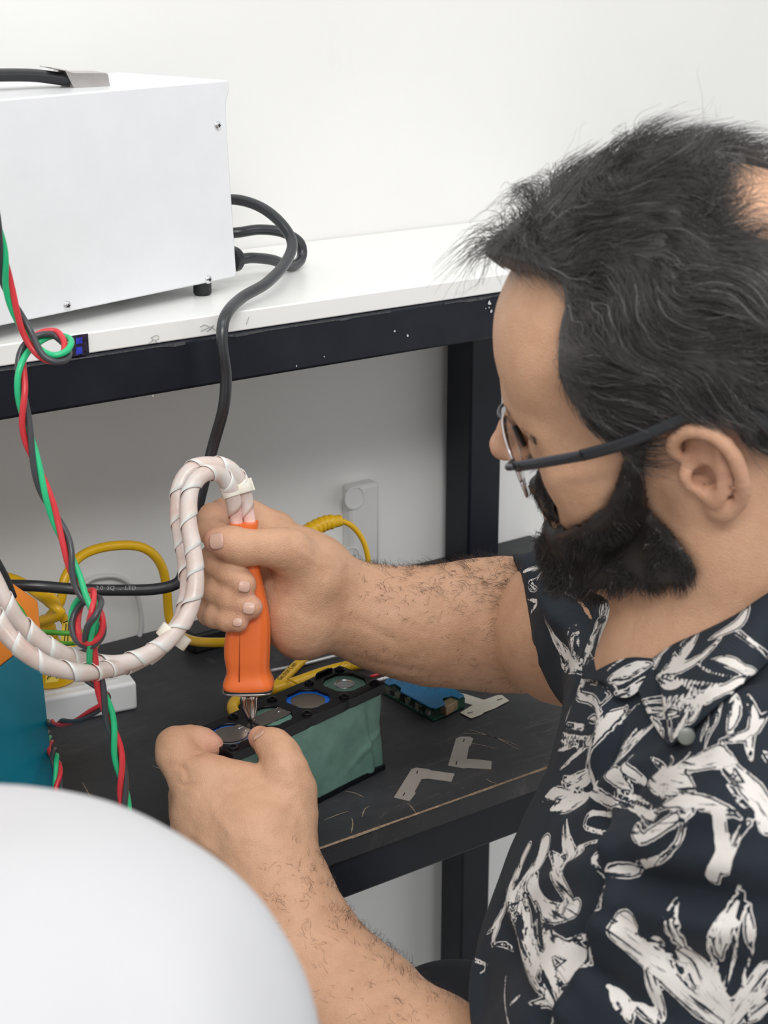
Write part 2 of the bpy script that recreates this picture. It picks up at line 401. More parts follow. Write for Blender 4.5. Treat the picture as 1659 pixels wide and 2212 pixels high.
for x in (1.115, -0.10): box('side_rail', (x, (YF+YW)/2, ZD-0.038), (0.038, YW-YF-0.10, 0.038), M_STEEL, bench, bevel=0.002)
for x in (1.052, -0.10): box('upright', (x, 1.321, (ZD+ZS-0.016)/2), (0.042, 0.042, ZS-0.016-ZD), M_STEEL, bench, bevel=0.0025)
box('shelf_board', ((XL+XE)/2, (YS+YW)/2, ZS-0.008), (XE-XL, YW-YS-0.002, 0.016), white_board(), bench, bevel=0.0012)
box('shelf_rail', ((XL+XE)/2, YS+0.020, ZS-0.036), (XE-XL-0.02, 0.039, 0.040), M_STEEL, bench, bevel=0.003)
box('shelf_rail', ((XL+XE)/2, YW-0.024, ZS-0.036), (XE-XL-0.02, 0.038, 0.038), M_STEEL, bench, bevel=0.002)
for x in (1.115, -0.10): box('shelf_bracket', (x, (YS+YW)/2, ZS-0.036), (0.038, YW-YS-0.085, 0.038), M_STEEL, bench, bevel=0.002)
# paint chips on the shelf rail (seen as pale flakes)
chip = mat('paint_chip', (0.55, 0.56, 0.58), 0.5)
def flake(px, py, r, seed, parent=bench, Y=YS, m=None):
    g = np.random.default_rng(seed); c = ony(px, py, Y); n = 9
    pts = [c+np.array([math.cos(a)*r*g.uniform(.5, 1.1), -0.0003, math.sin(a)*r*g.uniform(.5, 1.3)]) for a in np.linspace(0, 2*math.pi, n, endpoint=False)]
    return link('paint_chip', mesh_py('paint_chip', pts, [tuple(range(n))]), m or chip, parent)
for i, (x, y, r) in enumerate([(1057, 655, .0022), (1061, 672, .0016), (1056, 664, .0008), (1049, 666, .0006), (852, 715, .0010), (640, 790, .0008), (700, 770, .0007), (880, 725, .0012), (330, 855, .0009)]):
    flake(x, y, r, i)
# worn lip along the top of the rail
V, Fs = [], []; xs = np.linspace(0.4, 1.1, 300)
for i, xx in enumerate(xs):
    w = 0.0012+0.0022*max(0, vnoise(np.array([[xx*70, 1.0, 0]]), 1.0, 5)[0]); V += [(xx, YS-0.0004, ZS-0.0175), (xx, YS-0.0004, ZS-0.0175-w)]
for i in range(299):
    if vnoise(np.array([[xs[i]*30, 9.0, 0]]), 1.0, 2)[0] > -0.15: Fs.append((2*i, 2*i+1, 2*i+3, 2*i+2))
link('rail_wear', mesh_py('rail_wear', V, Fs), mat('worn_paint', (0.060, 0.062, 0.066), 0.8, vscale=300, var=0.6), bench)
# pencil marks on the shelf edge
pen = mat('pencil_line', (0.36, 0.36, 0.36), 0.8)
for q in [[(322, 741), (330, 735), (326, 728)], [(328, 729), (337, 724), (344, 728), (340, 734), (331, 734)], [(335, 734), (339, 740), (346, 740)],
          [(434, 715), (448, 709), (462, 703), (455, 710), (447, 716)], [(450, 714), (458, 707), (466, 713), (474, 705)], [(432, 706), (442, 702), (452, 706)], [(532, 700), (536, 690), (538, 684)]]:
    tube('pencil_mark', [ony(x, y, YS-0.0001) for x, y in q], 0.00022, pen, bench, seg=5, step=0.001)
# blue foil sticker wrapped on the shelf edge
st = box('sticker', (ony(172, 745, YS)+[0, -0.0006, -0.0]), (0.0135, 0.0010, 0.0155), mat('dark_foil', (0.055, 0.045, 0.075), 0.25, 0.6, var=0.5, vscale=300, bump=0.6, bscale=400), bench)
for (x, y, h) in [(171, 736, 0.0045), (171, 757, 0.0055)]:
    box('foil_patch', ony(x, y, YS-0.0012), (0.0050, 0.0003, h), mat('blue_foil', (0.05, 0.07, 0.62), 0.2, 0.3, var=0.3, vscale=300), st)

# ============================================================ WHITE EQUIPMENT CASE ON THE SHELF
A = np.array([0.689, 1.182, ZS]); ang = math.atan2(1.182-1.121, 0.689-0.456)
bu = np.array([math.cos(ang), math.sin(ang), 0]); bv = np.array([-math.sin(ang), math.cos(ang), 0]); bz = np.array([0, 0, 1.0])
case = empty('equipment_case', A-bu*0.15+bv*0.07, 'white sheet-metal equipment case with a black carry handle, standing on the white shelf', 'equipment case')
M_WHITE = mat('white_powder_coat', (0.82, 0.835, 0.85), 0.30, spec=0.5, var=0.015, bump=0.12, bscale=500, bdist=0.0002)
Lc, Dc, H0, H1 = 0.335, 0.128, 0.012, 0.170
prof = [(0, H0+0.003), (-0.0015, H0), (-Lc, H0), (-Lc, H1), (-0.0035, H1), (-0.002, H1-0.002), (-0.0025, H1-0.009), (-0.006, H1-0.018), (-0.0065, H1-0.026)]
body = prism('case_body', [A+bu*x+bz*z for x, z in prof], bv*Dc, M_WHITE, case, bevel=0.0016)
M_CHROME = mat('chrome', (0.75, 0.75, 0.76), 0.12, 1.0); M_BLK = mat('black_rubber', (0.012, 0.013, 0.015), 0.45, var=0.2)
M_DARK = mat('dark_slot', (0.01, 0.01, 0.01), 0.8)
def on_case(px, py):  # point of the front panel seen at a pixel
    r = ray(px, py); t = ((A-CAM)@bv)/(r@bv); return CAM+r*t
for (x, y) in [(470, 271), (450, 604), (145, 660)]:
    c = on_case(x, y); s = lathe('screw', c-bv*(-0.0003), -bv, [(0.0036, 0), (0.0035, 0.0008), (0.0027, 0.0017), (0.0014, 0.0022), (0, 0.0023)], M_CHROME, case, 20)
    for a in (bu, bz): box('slot', c-bv*0.0021, [0.0026 if a is bu else 0.0006, 0.0008, 0.0026 if a is bz else 0.0006], M_DARK, s, ax=(bu, bv, bz))
for (dx, dy) in [(-0.028, 0.012), (-0.028, 0.115), (-0.30, 0.012), (-0.30, 0.115)]:
    lathe('foot', A+bu*dx+bv*dy, bz, [(0.0062, 0), (0.0075, 0.002), (0.0075, H0+0.0005)], M_BLK, case, 20)
# handle: bracket ends and a black grip along the top
def on_top(px, py): return onz(px, py, ZS+H1)
hb = on_top(238, 186); hb0 = on_top(160, 190)
hd = vn(hb-hb0); hs = np.cross(bz, hd)
M_TIN = mat('brushed_tin', (0.55, 0.52, 0.50), 0.30, 0.9, var=0.1, vscale=60)
br = prism('handle_bracket', [hb, hb+bz*0.0085-hd*0.001, hb-hd*0.003+bz*0.0100, hb0+bz*0.0112, hb0-hd*0.006+bz*0.0135, hb0-hd*0.0165+bz*0.0155, hb0-hd*0.0165+bz*0.0148, hb0-hd*0.006+bz*0.0125, hb0, ], hs*0.024, M_TIN, case, bevel=0.0005)
gp = [hb0+hs*0.012+hd*0.006+bz*0.0055, hb0+hs*0.012-hd*0.004+bz*0.0060, hb0+hs*0.012-hd*0.03+bz*0.0098, hb0+hs*0.012-hd*0.07+bz*0.0112, hb0+hs*0.012-hd*0.12+bz*0.0112, hb0+hs*0.012-hd*0.16+bz*0.0095, hb0+hs*0.012-hd*0.19+bz*0.005]
c = catmull(gp, 0.004)
link('carry_handle', tube_mesh('carry_handle', c, 0.0108, 16, ref=hs, ell=0.44), M_BLK, case)
box('handle_bracket', hb0+hs*0.012-hd*0.205+bz*0.006, (0.03, 0.024, 0.012), M_TIN, case, ax=(hd, hs, bz), bevel=0.001)
lathe('cable_gland', P(505, 560, 1.395)-bu*0.004, bu, [(0.0105, 0), (0.0105, 0.006), (0.0085, 0.009), (0.0055, 0.010), (0.0045, 0.013)], M_BLK, case, 24)
box('back_fin', A+bv*(Dc*0.5)+bu*(-0.0045)+bz*0.07, (0.004, 0.10, 0.10), mat('grey_back_panel', (0.30, 0.31, 0.32), 0.5), case, ax=(bu, bv, bz), bevel=0.001)

# ============================================================ BLACK POWER CABLE
M_CABLE = mat('black_pvc', (0.028, 0.030, 0.034), 0.30, spec=0.6, var=0.1, bump=0.1, bscale=60, bdist=0.0006)
cab = [P(516, 561, 1.40), P(545, 557, 1.41), P(590, 562, 1.43), P(625, 575, 1.455), P(650, 560, 1.475), P(648, 525, 1.475), P(610, 502, 1.46), P(560, 496, 1.45), P(505, 503, 1.44), P(450, 500, 1.45), P(420, 470, 1.46), P(455, 440, 1.45),
       P(505, 431, 1.43), P(560, 446, 1.42), P(605, 480, 1.41), P(631, 525, 1.40), P(615, 570, 1.375), P(575, 612, 1.34), P(520, 645, 1.305), P(486, 685, 1.275), P(480, 740, 1.27), P(488, 810, 1.28), P(483, 880, 1.29), P(460, 965, 1.31), P(436, 1060, 1.32),
       P(410, 1170, 1.33), P(398, 1225, 1.33), P(385, 1258, 1.33), P(340, 1272, 1.33), P(260, 1275, 1.33), P(170, 1273, 1.33), P(80, 1266, 1.32), P(10, 1264, 1.32), P(-60, 1262, 1.32), P(-140, 1280, 1.32)]
pc = tube('power_cable', cab, 0.0046, M_CABLE, seg=16, step=0.003)
tag(pc, 'thick black power cable coiling behind the case, over the shelf edge and down', 'cable')
def text_mesh(body, size, sx=1.0):
    cu = bpy.data.curves.new('t', 'FONT'); cu.body = body; cu.size = size; cu.align_x = 'CENTER'; cu.align_y = 'CENTER'; cu.resolution_u = 2
    o = bpy.data.objects.new('t', cu); COL.objects.link(o); dg = bpy.context.evaluated_depsgraph_get(); me = bpy.data.meshes.new_from_object(o.evaluated_get(dg))
    bpy.data.objects.remove(o); me.materials.clear(); return me
def text_on_tube(name, body, size, c0, axis, facing, rad, m, parent, bold=0.0):
    """letters bent round a cylinder of radius rad, axis direction = reading direction"""
    me = text_mesh(body, size); a = vn(axis); f = vn(np.array(facing)-a*np.dot(facing, a)); u = np.cross(f, a)
    bm = bmesh.new(); bm.from_mesh(me); bmesh.ops.triangulate(bm, faces=bm.faces)
    for v in bm.verts:
        th = v.co.y/rad; q = np.array(c0)+a*v.co.x+(rad+0.00015)*(math.cos(th)*f+math.sin(th)*u); v.co = q
    bm.to_mesh(me); bm.free(); return link(name, me, m, parent, smooth=False)
q0, q1 = P(205, 1274, 1.33), P(300, 1274, 1.33)
text_on_tube('lettering', '2.0  SQ  ..  LTD', 0.0050, (q0+q1)/2, q1-q0, -FW+UP*0.35, 0.0047, mat('grey_print', (0.33, 0.33, 0.33), 0.6), pc)
# ============================================================ BATTERY PACK
pk_u = vn([0.977, 0.213, 0]); pk_v = np.array([-pk_u[1], pk_u[0], 0]); PK0 = np.array([0.700, 0.987, ZD])   # front right bottom corner
PL, PW, PH = 0.164, 0.049, 0.077
def pk(a, b, z): return PK0-pk_u*a+pk_v*b+bz*z      # a: leftwards, b: towards the wall
pack = empty('battery_pack', pk(PL/2, PW/2, 0), 'four-cell battery pack wrapped in green insulating paper, held by the bare hand', 'battery pack')
M_HOLD = mat('black_holder_plastic', (0.0045, 0.005, 0.007), 0.28, spec=0.35, var=0.2, bump=0.25, bscale=90, bdist=0.0006)
def fishpaper():
    t = NT('green_insulating_paper'); c = t.ramp(t.noise(55, 7, 0.7), [(0.25, (0.095, 0.190, 0.158)), (0.6, (0.135, 0.260, 0.215)), (0.85, (0.17, 0.31, 0.26))])
    s = t.ramp(t.noise(500, 3, 0.8), [(0.66, (0, 0, 0)), (0.74, (0.5, 0.5, 0.5))]); c = t.mix(s, c, (0.05, 0.10, 0.09))
    t.l(c, t.b.inputs['Base Color']); t.b.inputs['Roughness'].default_value = 0.42; t.bump(t.noise(70, 5, 0.6), 0.3, 0.0012); return t.m
M_FISH = fishpaper()
# wrap: a rounded-rectangle sleeve with creases, flared at the lower right corner
def wrap_mesh():
    nz, na = 40, 260; V = []; r = 0.004; L, Wd = PL-0.003, PW-0.002
    per = []
    segs = [((0.0015+r, 0.001), (PL-0.0015-r, 0.001)), ((PL-0.0015, 0.001+r), (PL-0.0015, PW-0.001-r)), ((PL-0.0015-r, PW-0.001), (0.0015+r, PW-0.001)), ((0.0015, PW-0.001-r), (0.0015, 0.001+r))]
    pts = []
    for i, (p, q) in enumerate(segs):
        pts.append(p); pts.append(q)
        cc = [(PL-0.0015-r, 0.001+r), (PL-0.0015-r, PW-0.001-r), (0.0015+r, PW-0.001-r), (0.0015+r, 0.001+r)][i]
        a0 = [-90, 0, 90, 180][i]
        for k in range(1, 5): t = math.radians(a0+90*k/5); pts.append((cc[0]+r*math.cos(t), cc[1]+r*math.sin(t)))
    pts = np.array(pts+[pts[0]]); s = np.concatenate([[0], np.cumsum(np.linalg.norm(np.diff(pts, axis=0), axis=1))]); ss = np.linspace(0, s[-1], na, endpoint=False)
    X = np.interp(ss, s, pts[:, 0]); Y = np.interp(ss, s, pts[:, 1])
    nx = np.gradient(Y); ny = -np.gradient(X); nn = np.hypot(nx, ny); nx /= nn; ny /= nn
    for iz in range(nz):
        w = iz/(nz-1); z = 0.0035+w*(PH-0.0118)
        for k in range(na):
            a, b = X[k], Y[k]; q = np.array([[a*38+w*0.7, b*38, z*26]])
            d = 0.0011*vnoise(q, 1.0, 4)[0]+0.0005*vnoise(q*2.7, 1.0, 8)[0]
            # diagonal folds near the right end of the front face
            f1 = math.exp(-((a-0.016-0.020*w*w)/0.0035)**2)*(1-w)**0.5*0.0022
            f2 = -math.exp(-((a-0.010-0.010*w)/0.003)**2)*0.0016
            f3 = math.exp(-(((a-0.03)*0.5+(z-0.022)*0.9)/0.003)**2)*0.0011*math.exp(-((a-0.02)/0.02)**2)
            d += f1+f2+f3
            d *= math.sin(math.pi*min(1, (w*0.93+0.07)))**0.5 if w > 0.5 else 1
            fl = max(0, 1-a/0.02)*((1-w)**2*0.0030-(math.exp(-((w-0.55)/0.2)**2))*0.0028) if b < 0.03 else 0
            V.append(pk(a-d*nx[k]*0-0+nx[k]*d-fl, b+ny[k]*d, z))
    Fs = [(i*na+k, i*na+(k+1) % na, (i+1)*na+(k+1) % na, (i+1)*na+k) for i in range(nz-1) for k in range(na)]
    me = mesh_py('wrap', V, Fs); return me
wr = link('paper_wrap', wrap_mesh(), M_FISH, pack)
sm = wr.modifiers.new('s', 'SOLIDIFY'); sm.thickness = 0.0004
def plate(name, z0, z1, grow, m, holes, parent):
    """holder plate with round cell openings"""
    bm = bmesh.new()
    L0, L1, B0, B1 = -grow, PL+grow, -grow, PW+grow; ch = 0.006
    out = [(L0+ch, B0), (L1-ch, B0), (L1, B0+ch), (L1, B1-ch), (L1-ch, B1), (L0+ch, B1), (L0, B1-ch), (L0, B0+ch)]
    seg = 36; cells = [(0.0205+0.041*i, PW/2) for i in range(4)]
    V = []; Fs = []
    # build each cell square with a round hole, side by side
    for ci, (ca, cb) in enumerate(cells):
        a0 = L0 if ci == 0 else ca-0.0205; a1 = L1 if ci == 3 else ca+0.0205
        ring = []; sq = []
        for k in range(seg):
            t = 2*math.pi*k/seg; rr = 0.0172
            # small locating lugs that bite into the cell edge
            for lug in (90, 270, 0, 180):
                dd = abs((math.degrees(t)-lug+180) % 360-180)
                if dd < 12: rr = 0.0158
            ring.append((ca+rr*math.cos(t), cb+rr*math.sin(t)))
            dx, dy = math.cos(t), math.sin(t)
            tx = (a1-ca)/dx if dx > 1e-6 else ((a0-ca)/dx if dx < -1e-6 else 9); ty = (B1-cb)/dy if dy > 1e-6 else ((B0-cb)/dy if dy < -1e-6 else 9); tt = min(tx, ty)
            sq.append((ca+dx*tt, cb+dy*tt))
        b0 = len(V)
        for z in (z1, z0):
            V += [pk(a, b, z) for a, b in ring]+[pk(a, b, z) for a, b in sq]
        for k in range(seg):
            k2 = (k+1) % seg
            Fs.append((b0+k, b0+k2, b0+seg+k2, b0+seg+k)); Fs.append((b0+2*seg+k, b0+3*seg+k, b0+3*seg+k2, b0+2*seg+k2))
            Fs.append((b0+k, b0+2*seg+k, b0+2*seg+k2, b0+k2)); Fs.append((b0+seg+k, b0+seg+k2, b0+3*seg+k2, b0+3*seg+k))
    me = mesh_py(name, V, Fs); bm.from_mesh(me); bmesh.ops.remove_doubles(bm, verts=bm.verts, dist=0.0003)
    bmesh.ops.recalc_face_normals(bm, faces=bm.faces); bm.to_mesh(me); bm.free(); o = link(name, me, m, parent); sharp(o, 30); return o
top = plate('cell_holder', PH-0.0085, PH, 0.0006, M_HOLD, True, pack); bev(top, 0.0005, 2, 50)
bot = plate('cell_holder', 0.0, 0.0045, 0.0006, M_HOLD, True, pack)
# raised lips and lugs of the holder
for a in (0.0, 0.041, 0.082, 0.123, 0.164):
    for b in (0.0055, PW-0.0055):
        aa = min(max(a, 0.006), PL-0.006)
        lathe('lug', pk(aa, b, PH-0.0005), bz, [(0.0040, 0), (0.0040, 0.0016), (0.0032, 0.0022), (0.0018, 0.0022), (0.0016, 0.0008), (0, 0.0008)], M_HOLD, top, 20)
prism('end_lip', [pk(0.0205+x, PW-0.002, PH) for x in (-0.010, 0.010)]+[pk(0.0205+0.006, PW+0.0006, PH), pk(0.0205-0.006, PW+0.0006, PH)], bz*0.0025, M_HOLD, top, bevel=0.0004)
M_BLUE = mat('blue_cell_sleeve', (0.010, 0.150, 0.72), 0.30, spec=0.6, var=0.05)
M_NICK = mat('nickel', (0.40, 0.37, 0.34), 0.42, 0.85, var=0.08, vscale=120, bump=0.1, bscale=800, bdist=0.0001)
M_CAP = mat('cell_cap_steel', (0.33, 0.30, 0.26), 0.48, 0.8, var=0.06, vscale=80)
M_STEELR = mat('bright_ring', (0.66, 0.68, 0.70), 0.2, 0.9)
for i in range(4):
    c = pk(0.0205+0.041*i, PW/2, 0); pos = i in (0, 2)
    cell = lathe('cell', c, bz, [(0.0, 0.001), (0.0160, 0.001), (0.0163, 0.002), (0.0163, PH-0.0040), (0.0158, PH-0.0030), (0.0150, PH-0.0028), (0.0150, PH-0.0040), (0, PH-0.0040)], M_BLUE, pack, 48)
    if i in (1, 3):
        lathe('sleeve_edge', c, bz, [(0.0171, PH-0.0034), (0.0171, PH-0.0022), (0.0136, PH-0.0020), (0.0136, PH-0.0030)], M_BLUE, cell, 64)
        lathe('cap', c, bz, [(0.0139, PH-0.0040), (0.0137, PH-0.0022), (0.0130, PH-0.0019), (0, PH-0.0019)], M_CAP, cell, 48)
    else:
        lathe('insulator_ring', c, bz, [(0.0168, PH-0.0036), (0.0168, PH-0.0022), (0.0074, PH-0.0020), (0.0074, PH-0.0030)], M_FISH, cell, 64)
        lathe('ring_rim', c, bz, [(0.0083, PH-0.0021), (0.0081, PH-0.0015), (0.0076, PH-0.0014), (0.0072, PH-0.0022)], M_STEELR, cell, 48)
        lathe('cap', c, bz, [(0.0072, PH-0.0036), (0.0068, PH-0.0026), (0, PH-0.0025)], M_CAP, cell, 48)
# strip being welded across the two left cells, with weld dimples and a stamped slot
cl = (0.1435, 0.0245)
ns = [pk(0.0800, 0.0285, PH-0.0008), pk(0.0845, 0.0175, PH-0.0008), pk(0.0930, 0.0160, PH-0.0008), pk(0.1180, 0.0165, PH-0.0008)]+[pk(cl[0]+0.0128*math.cos(t), cl[1]+0.0128*math.sin(t), PH-0.0008) for t in np.radians(np.linspace(-140, 140, 24))]+[pk(0.1180, 0.0320, PH-0.0008), pk(0.0930, 0.0320, PH-0.0008)]
strip = prism('nickel_strip', ns, bz*0.0003, mat('nickel_strip_metal', (0.30, 0.275, 0.25), 0.38, 0.85, var=0.1, vscale=100), pack)
for (px, py) in [(597, 1531), (604, 1537), (609, 1529), (612, 1536), (600, 1528), (615, 1531), (517, 1568), (523, 1571), (530, 1578), (519, 1574)]:
    lathe('weld_spot', onz(px, py, ZD+PH-0.0006), bz, [(0.0006, 0), (0.0005, 0.0002), (0, 0.00025)], M_CHROME, strip, 10)
for (x0, y0, x1, y1) in [(515, 1574, 529, 1568), (600, 1538, 607, 1535)]:
    tube('slot', [onz(x0, y0, ZD+PH-0.0004), onz(x1, y1, ZD+PH-0.0004)], 0.0003, M_STEELR, strip, seg=6, step=0.002)
# stray blue film and silver foil at the left end
tube('foil_edge', [pk(PL+0.0012, 0.010, 0.062), pk(PL+0.0030, 0.004, 0.052), pk(PL+0.0035, 0.0, 0.040), pk(PL+0.002, -0.001, 0.025)], 0.0012, M_BLUE, pack, seg=8, step=0.003)

# ============================================================ WELDING PEN
T0 = onz(543, 1560, ZD+PH-0.0005)                      # tips stand on the strip
dT = float((T0-CAM)@FW)
PT = P(527, 1128, dT-0.030)                             # top of the handle
M_OR = mat('orange_plastic', (0.83, 0.170, 0.035), 0.34, spec=0.5, var=0.06, vscale=18, bump=0.15, bscale=250, bdist=0.0003)
pa = vn(PT-P(536, 1490, dT-0.001)); px_ = vn(RT-pa*np.dot(RT, pa)); py_ = np.cross(pa, px_)    # px_: right, py_: away from the viewer
penE = empty('welding_pen', P(543, 1560, dT), 'orange spot-welding pen gripped in the fist, its copper tips on the pack', 'welding pen')
B0 = P(536, 1482, dT-0.001)
def pen_pt(px, py):   # point on the pen's middle plane at a pixel
    r = ray(px, py); n = vn(np.cross(px_, pa)); t = ((B0-CAM)@n)/(r@n); return CAM+r*t
# (left px, right px, row) silhouette
sil = [(497, 558, 1128), (496, 558, 1136), (499, 557, 1150), (503, 560, 1190), (507, 562, 1230), (509, 570, 1270), (505, 578, 1310), (493, 583, 1345), (486, 584, 1380), (485, 583, 1410), (489, 582, 1435), (490, 583, 1450), (484, 590, 1466), (482, 592, 1475), (485, 590, 1483)]
rows = []
for l, r, y in sil:
    a, b = pen_pt(l, y), pen_pt(r, y+(4 if y > 1400 else 0)); rows.append(((a+b)/2, np.linalg.norm(b-a)/2))
cc = np.array([np.append(c, w) for c, w in rows]); cc = catmull(cc, 0.0022)
segn = 64; V = []
th = np.arange(segn)*2*np.pi/segn
for i, q in enumerate(cc):
    f = i/(len(cc)-1); w = q[3]; dpt = w*0.80
    e = 0.55  # superellipse
    cx = np.sign(np.cos(th))*np.abs(np.cos(th))**e; sy = np.sign(np.sin(th))*np.abs(np.sin(th))**e
    ribs = np.zeros(segn)
    if 0.25 < f < 0.93:
        m = min(1, (f-0.25)/0.08, (0.93-f)/0.05)
        a = np.degrees(th); 
        for r0 in (-18, -30, -42, -54): ribs -= 0.055*np.exp(-(((a+180) % 360-180-r0)/4.0)**2)*m
    for k in range(segn): V.append(q[:3]+(px_*cx[k]*w+py_*sy[k]*dpt)*(1+ribs[k]))
Fs = [(i*segn+k, i*segn+(k+1) % segn, (i+1)*segn+(k+1) % segn, (i+1)*segn+k) for i in range(len(cc)-1) for k in range(segn)]+[tuple(range(segn)), tuple(range((len(cc)-1)*segn, len(cc)*segn))]
me = mesh_py('handle_shell', V, Fs); bm = bmesh.new(); bm.from_mesh(me); bmesh.ops.recalc_face_normals(bm, faces=bm.faces); bm.to_mesh(me); bm.free()
shell = link('handle_shell', me, M_OR, penE); sharp(shell, 60)
# parting seam down the front
sp = [pen_pt(x, y)-py_*(0.8*np.interp(y, [1128, 1270, 1345, 1450, 1480], [0.0108, 0.0108, 0.0165, 0.0172, 0.019])+0.0001) for x, y in [(519, 1130), (521, 1200), (522, 1300), (521, 1380), (520, 1460)]]
tube('seam', sp, 0.00035, mat('seam_shadow_gap', (0.30, 0.05, 0.012), 0.7), penE, seg=6, step=0.01)
# clamp plate, collar, electrodes
def ring_plate(name, y, l, r, th_, m, tilt=6, inset=1.0):
    a, b = pen_pt(l, y), pen_pt(r, y+tilt); c = (a+b)/2; w = np.linalg.norm(b-a)/2; pts = []
    for t in np.linspace(0, 2*math.pi, 40, endpoint=False):
        e = 0.45; pts.append(c+px_*np.sign(math.cos(t))*abs(math.cos(t))**e*w+py_*np.sign(math.sin(t))*abs(math.sin(t))**e*w*0.82)
    return prism(name, pts, -pa*th_, m, penE, bevel=0.0003)
ring_plate('gasket', 1479, 485, 590, 0.0016, M_BLK)
ring_plate('clamp_plate', 1483, 482, 590, 0.0014, mat('plate_steel', (0.42, 0.41, 0.39), 0.32, 0.9, var=0.1))
cbase = pen_pt(536, 1488)
lathe('collar', cbase-pa*0.0, -pa, [(0.0078, 0), (0.0078, 0.0025), (0.0070, 0.0032), (0, 0.0032)], mat('dark_orange_collar', (0.50, 0.10, 0.03), 0.5), penE, 32)
M_EL = mat('polished_electrode', (0.66, 0.56, 0.50), 0.14, 1.0)
for dx, tx in ((-9, 541), (10, 546)):
    top_ = pen_pt(536+dx, 1492)-pa*0.001; mid = pen_pt(538+dx*0.95, 1526); t_ = onz(tx, 1557 if dx < 0 else 1561, ZD+PH-0.0004); low = t_+(mid-t_)*0.30
    c = np.array([top_, (top_+mid)/2, mid, low, t_+(mid-t_)*0.14, t_+(mid-t_)*0.13, t_]); R = [0.0036, 0.0036, 0.0034, 0.0019, 0.0016, 0.0008, 0.0006]
    link('electrode', tube_mesh('electrode', c, np.array(R), 20), M_EL, penE)
# sleeved cables with spiral wrap
def wrapmat():
    t = NT('translucent_spiral_wrap'); s = t.ramp(t.noise(38, 5, 0.6), [(0.3, (0.66, 0.45, 0.39)), (0.55, (0.76, 0.59, 0.54)), (0.75, (0.79, 0.69, 0.66))])
    e = t.attr('edge'); t.l(t.mix(e, s, (0.88, 0.86, 0.83)), t.b.inputs['Base Color']); t.b.inputs['Roughness'].default_value = 0.30
    t.b.inputs['Subsurface Weight'].default_value = 0.25; t.b.inputs['Subsurface Scale'].default_value = 0.003
    t.bump(t.noise(45, 3, 0.5), 0.25, 0.001); return t.m
M_WRAP = wrapmat(); M_INNER = mat('pale_copper_core', (0.72, 0.50, 0.45), 0.4, var=0.25, vscale=70, bump=0.4, bscale=120, bdist=0.001)
D0 = dT-0.030
cabA = [(512, 1150, D0), (510, 1120, D0), (504, 1078, D0-.006), (492, 1044, D0-.012), (470, 1022, D0-.02), (440, 1024, D0-.03), (416, 1048, D0-.035), (407, 1090, D0-.04), (409, 1140, D0-.045), (419, 1200, D0-.05), (422, 1260, D0-.055), (408, 1320, D0-.06), (370, 1375, D0-.07),
        (315, 1415, D0-.08), (250, 1434, D0-.09), (180, 1428, D0-.10), (110, 1400, D0-.11), (50, 1352, D0-.115), (15, 1305, D0-.12), (-15, 1250, D0-.12), (-60, 1180, D0-.12)]
cabB = [(541, 1150, D0+.004), (538, 1120, D0+.004), (529, 1075, D0+.002), (518, 1038, D0-.004), (492, 1010, D0-.010), (452, 1003, D0-.016), (415, 1012, D0-.020), (391, 1045, D0-.022), (384, 1100, D0-.024), (391, 1160, D0-.028), (402, 1220, D0-.032), (405, 1280, D0-.04), (388, 1345, D0-.045),
        (345, 1400, D0-.055), (290, 1432, D0-.07), (235, 1445, D0-.10), (170, 1452, D0-.13), (100, 1436, D0-.145), (50, 1404, D0-.15), (10, 1362, D0-.15), (-30, 1300, D0-.15), (-80, 1240, D0-.15)]
for nm, cp in (('cable', cabA), ('cable', cabB)):
    c = catmull([P(*q) for q in cp], 0.0011); r0 = 0.0054 if cp is cabA else 0.0053; pitch = 0.0205
    core = link('cable', tube_mesh('cable', c[::3], r0*0.88, 14), M_INNER, penE)
    c = catmull([P(*q) for q in cp], 0.0012); T, U, Bn = frames(c); s = np.concatenate([[0], np.cumsum(np.linalg.norm(np.diff(c, axis=0), axis=1))]); nw = 8
    # a tape wound round the bundle: each turn starts low and ends in a raised lip over the next one
    phi = np.arange(0, s[-1]/pitch*2*np.pi, 2*np.pi/26); w = np.linspace(0, 1, nw)
    turn = phi/(2*np.pi); s0 = turn*pitch+0.0022*np.sin(turn*1.7); S_ = np.clip(s0[:, None]+w[None]*pitch*1.16, 0, s[-1]-1e-5)
    RR = r0*(1+0.20*w[None]**1.4+0.02*np.sin(phi*0.31)[:, None])
    def ip(A_): return np.stack([np.interp(S_, s, A_[:, k]) for k in range(3)], -1)
    V = ip(c)+RR[..., None]*(np.cos(phi)[:, None, None]*ip(U)+np.sin(phi)[:, None, None]*ip(Bn))
    i = np.arange(len(phi)-1)[:, None]*nw; j = np.arange(nw-1)[None]
    me = mesh_np('spiral_wrap', V.reshape(-1, 3), np.stack([i+j, i+j+1, i+nw+j+1, i+nw+j], -1).reshape(-1, 4)); set_attr(me, 'edge', np.broadcast_to(np.clip((w-0.84)/0.12, 0, 1)[None], S_.shape).ravel())
    o = link('spiral_wrap', me, M_WRAP, core); sm = o.modifiers.new('s', 'SOLIDIFY'); sm.thickness = 0.0003
M_CREAM = mat('cream_clip', (0.80, 0.76, 0.66), 0.4, var=0.04)
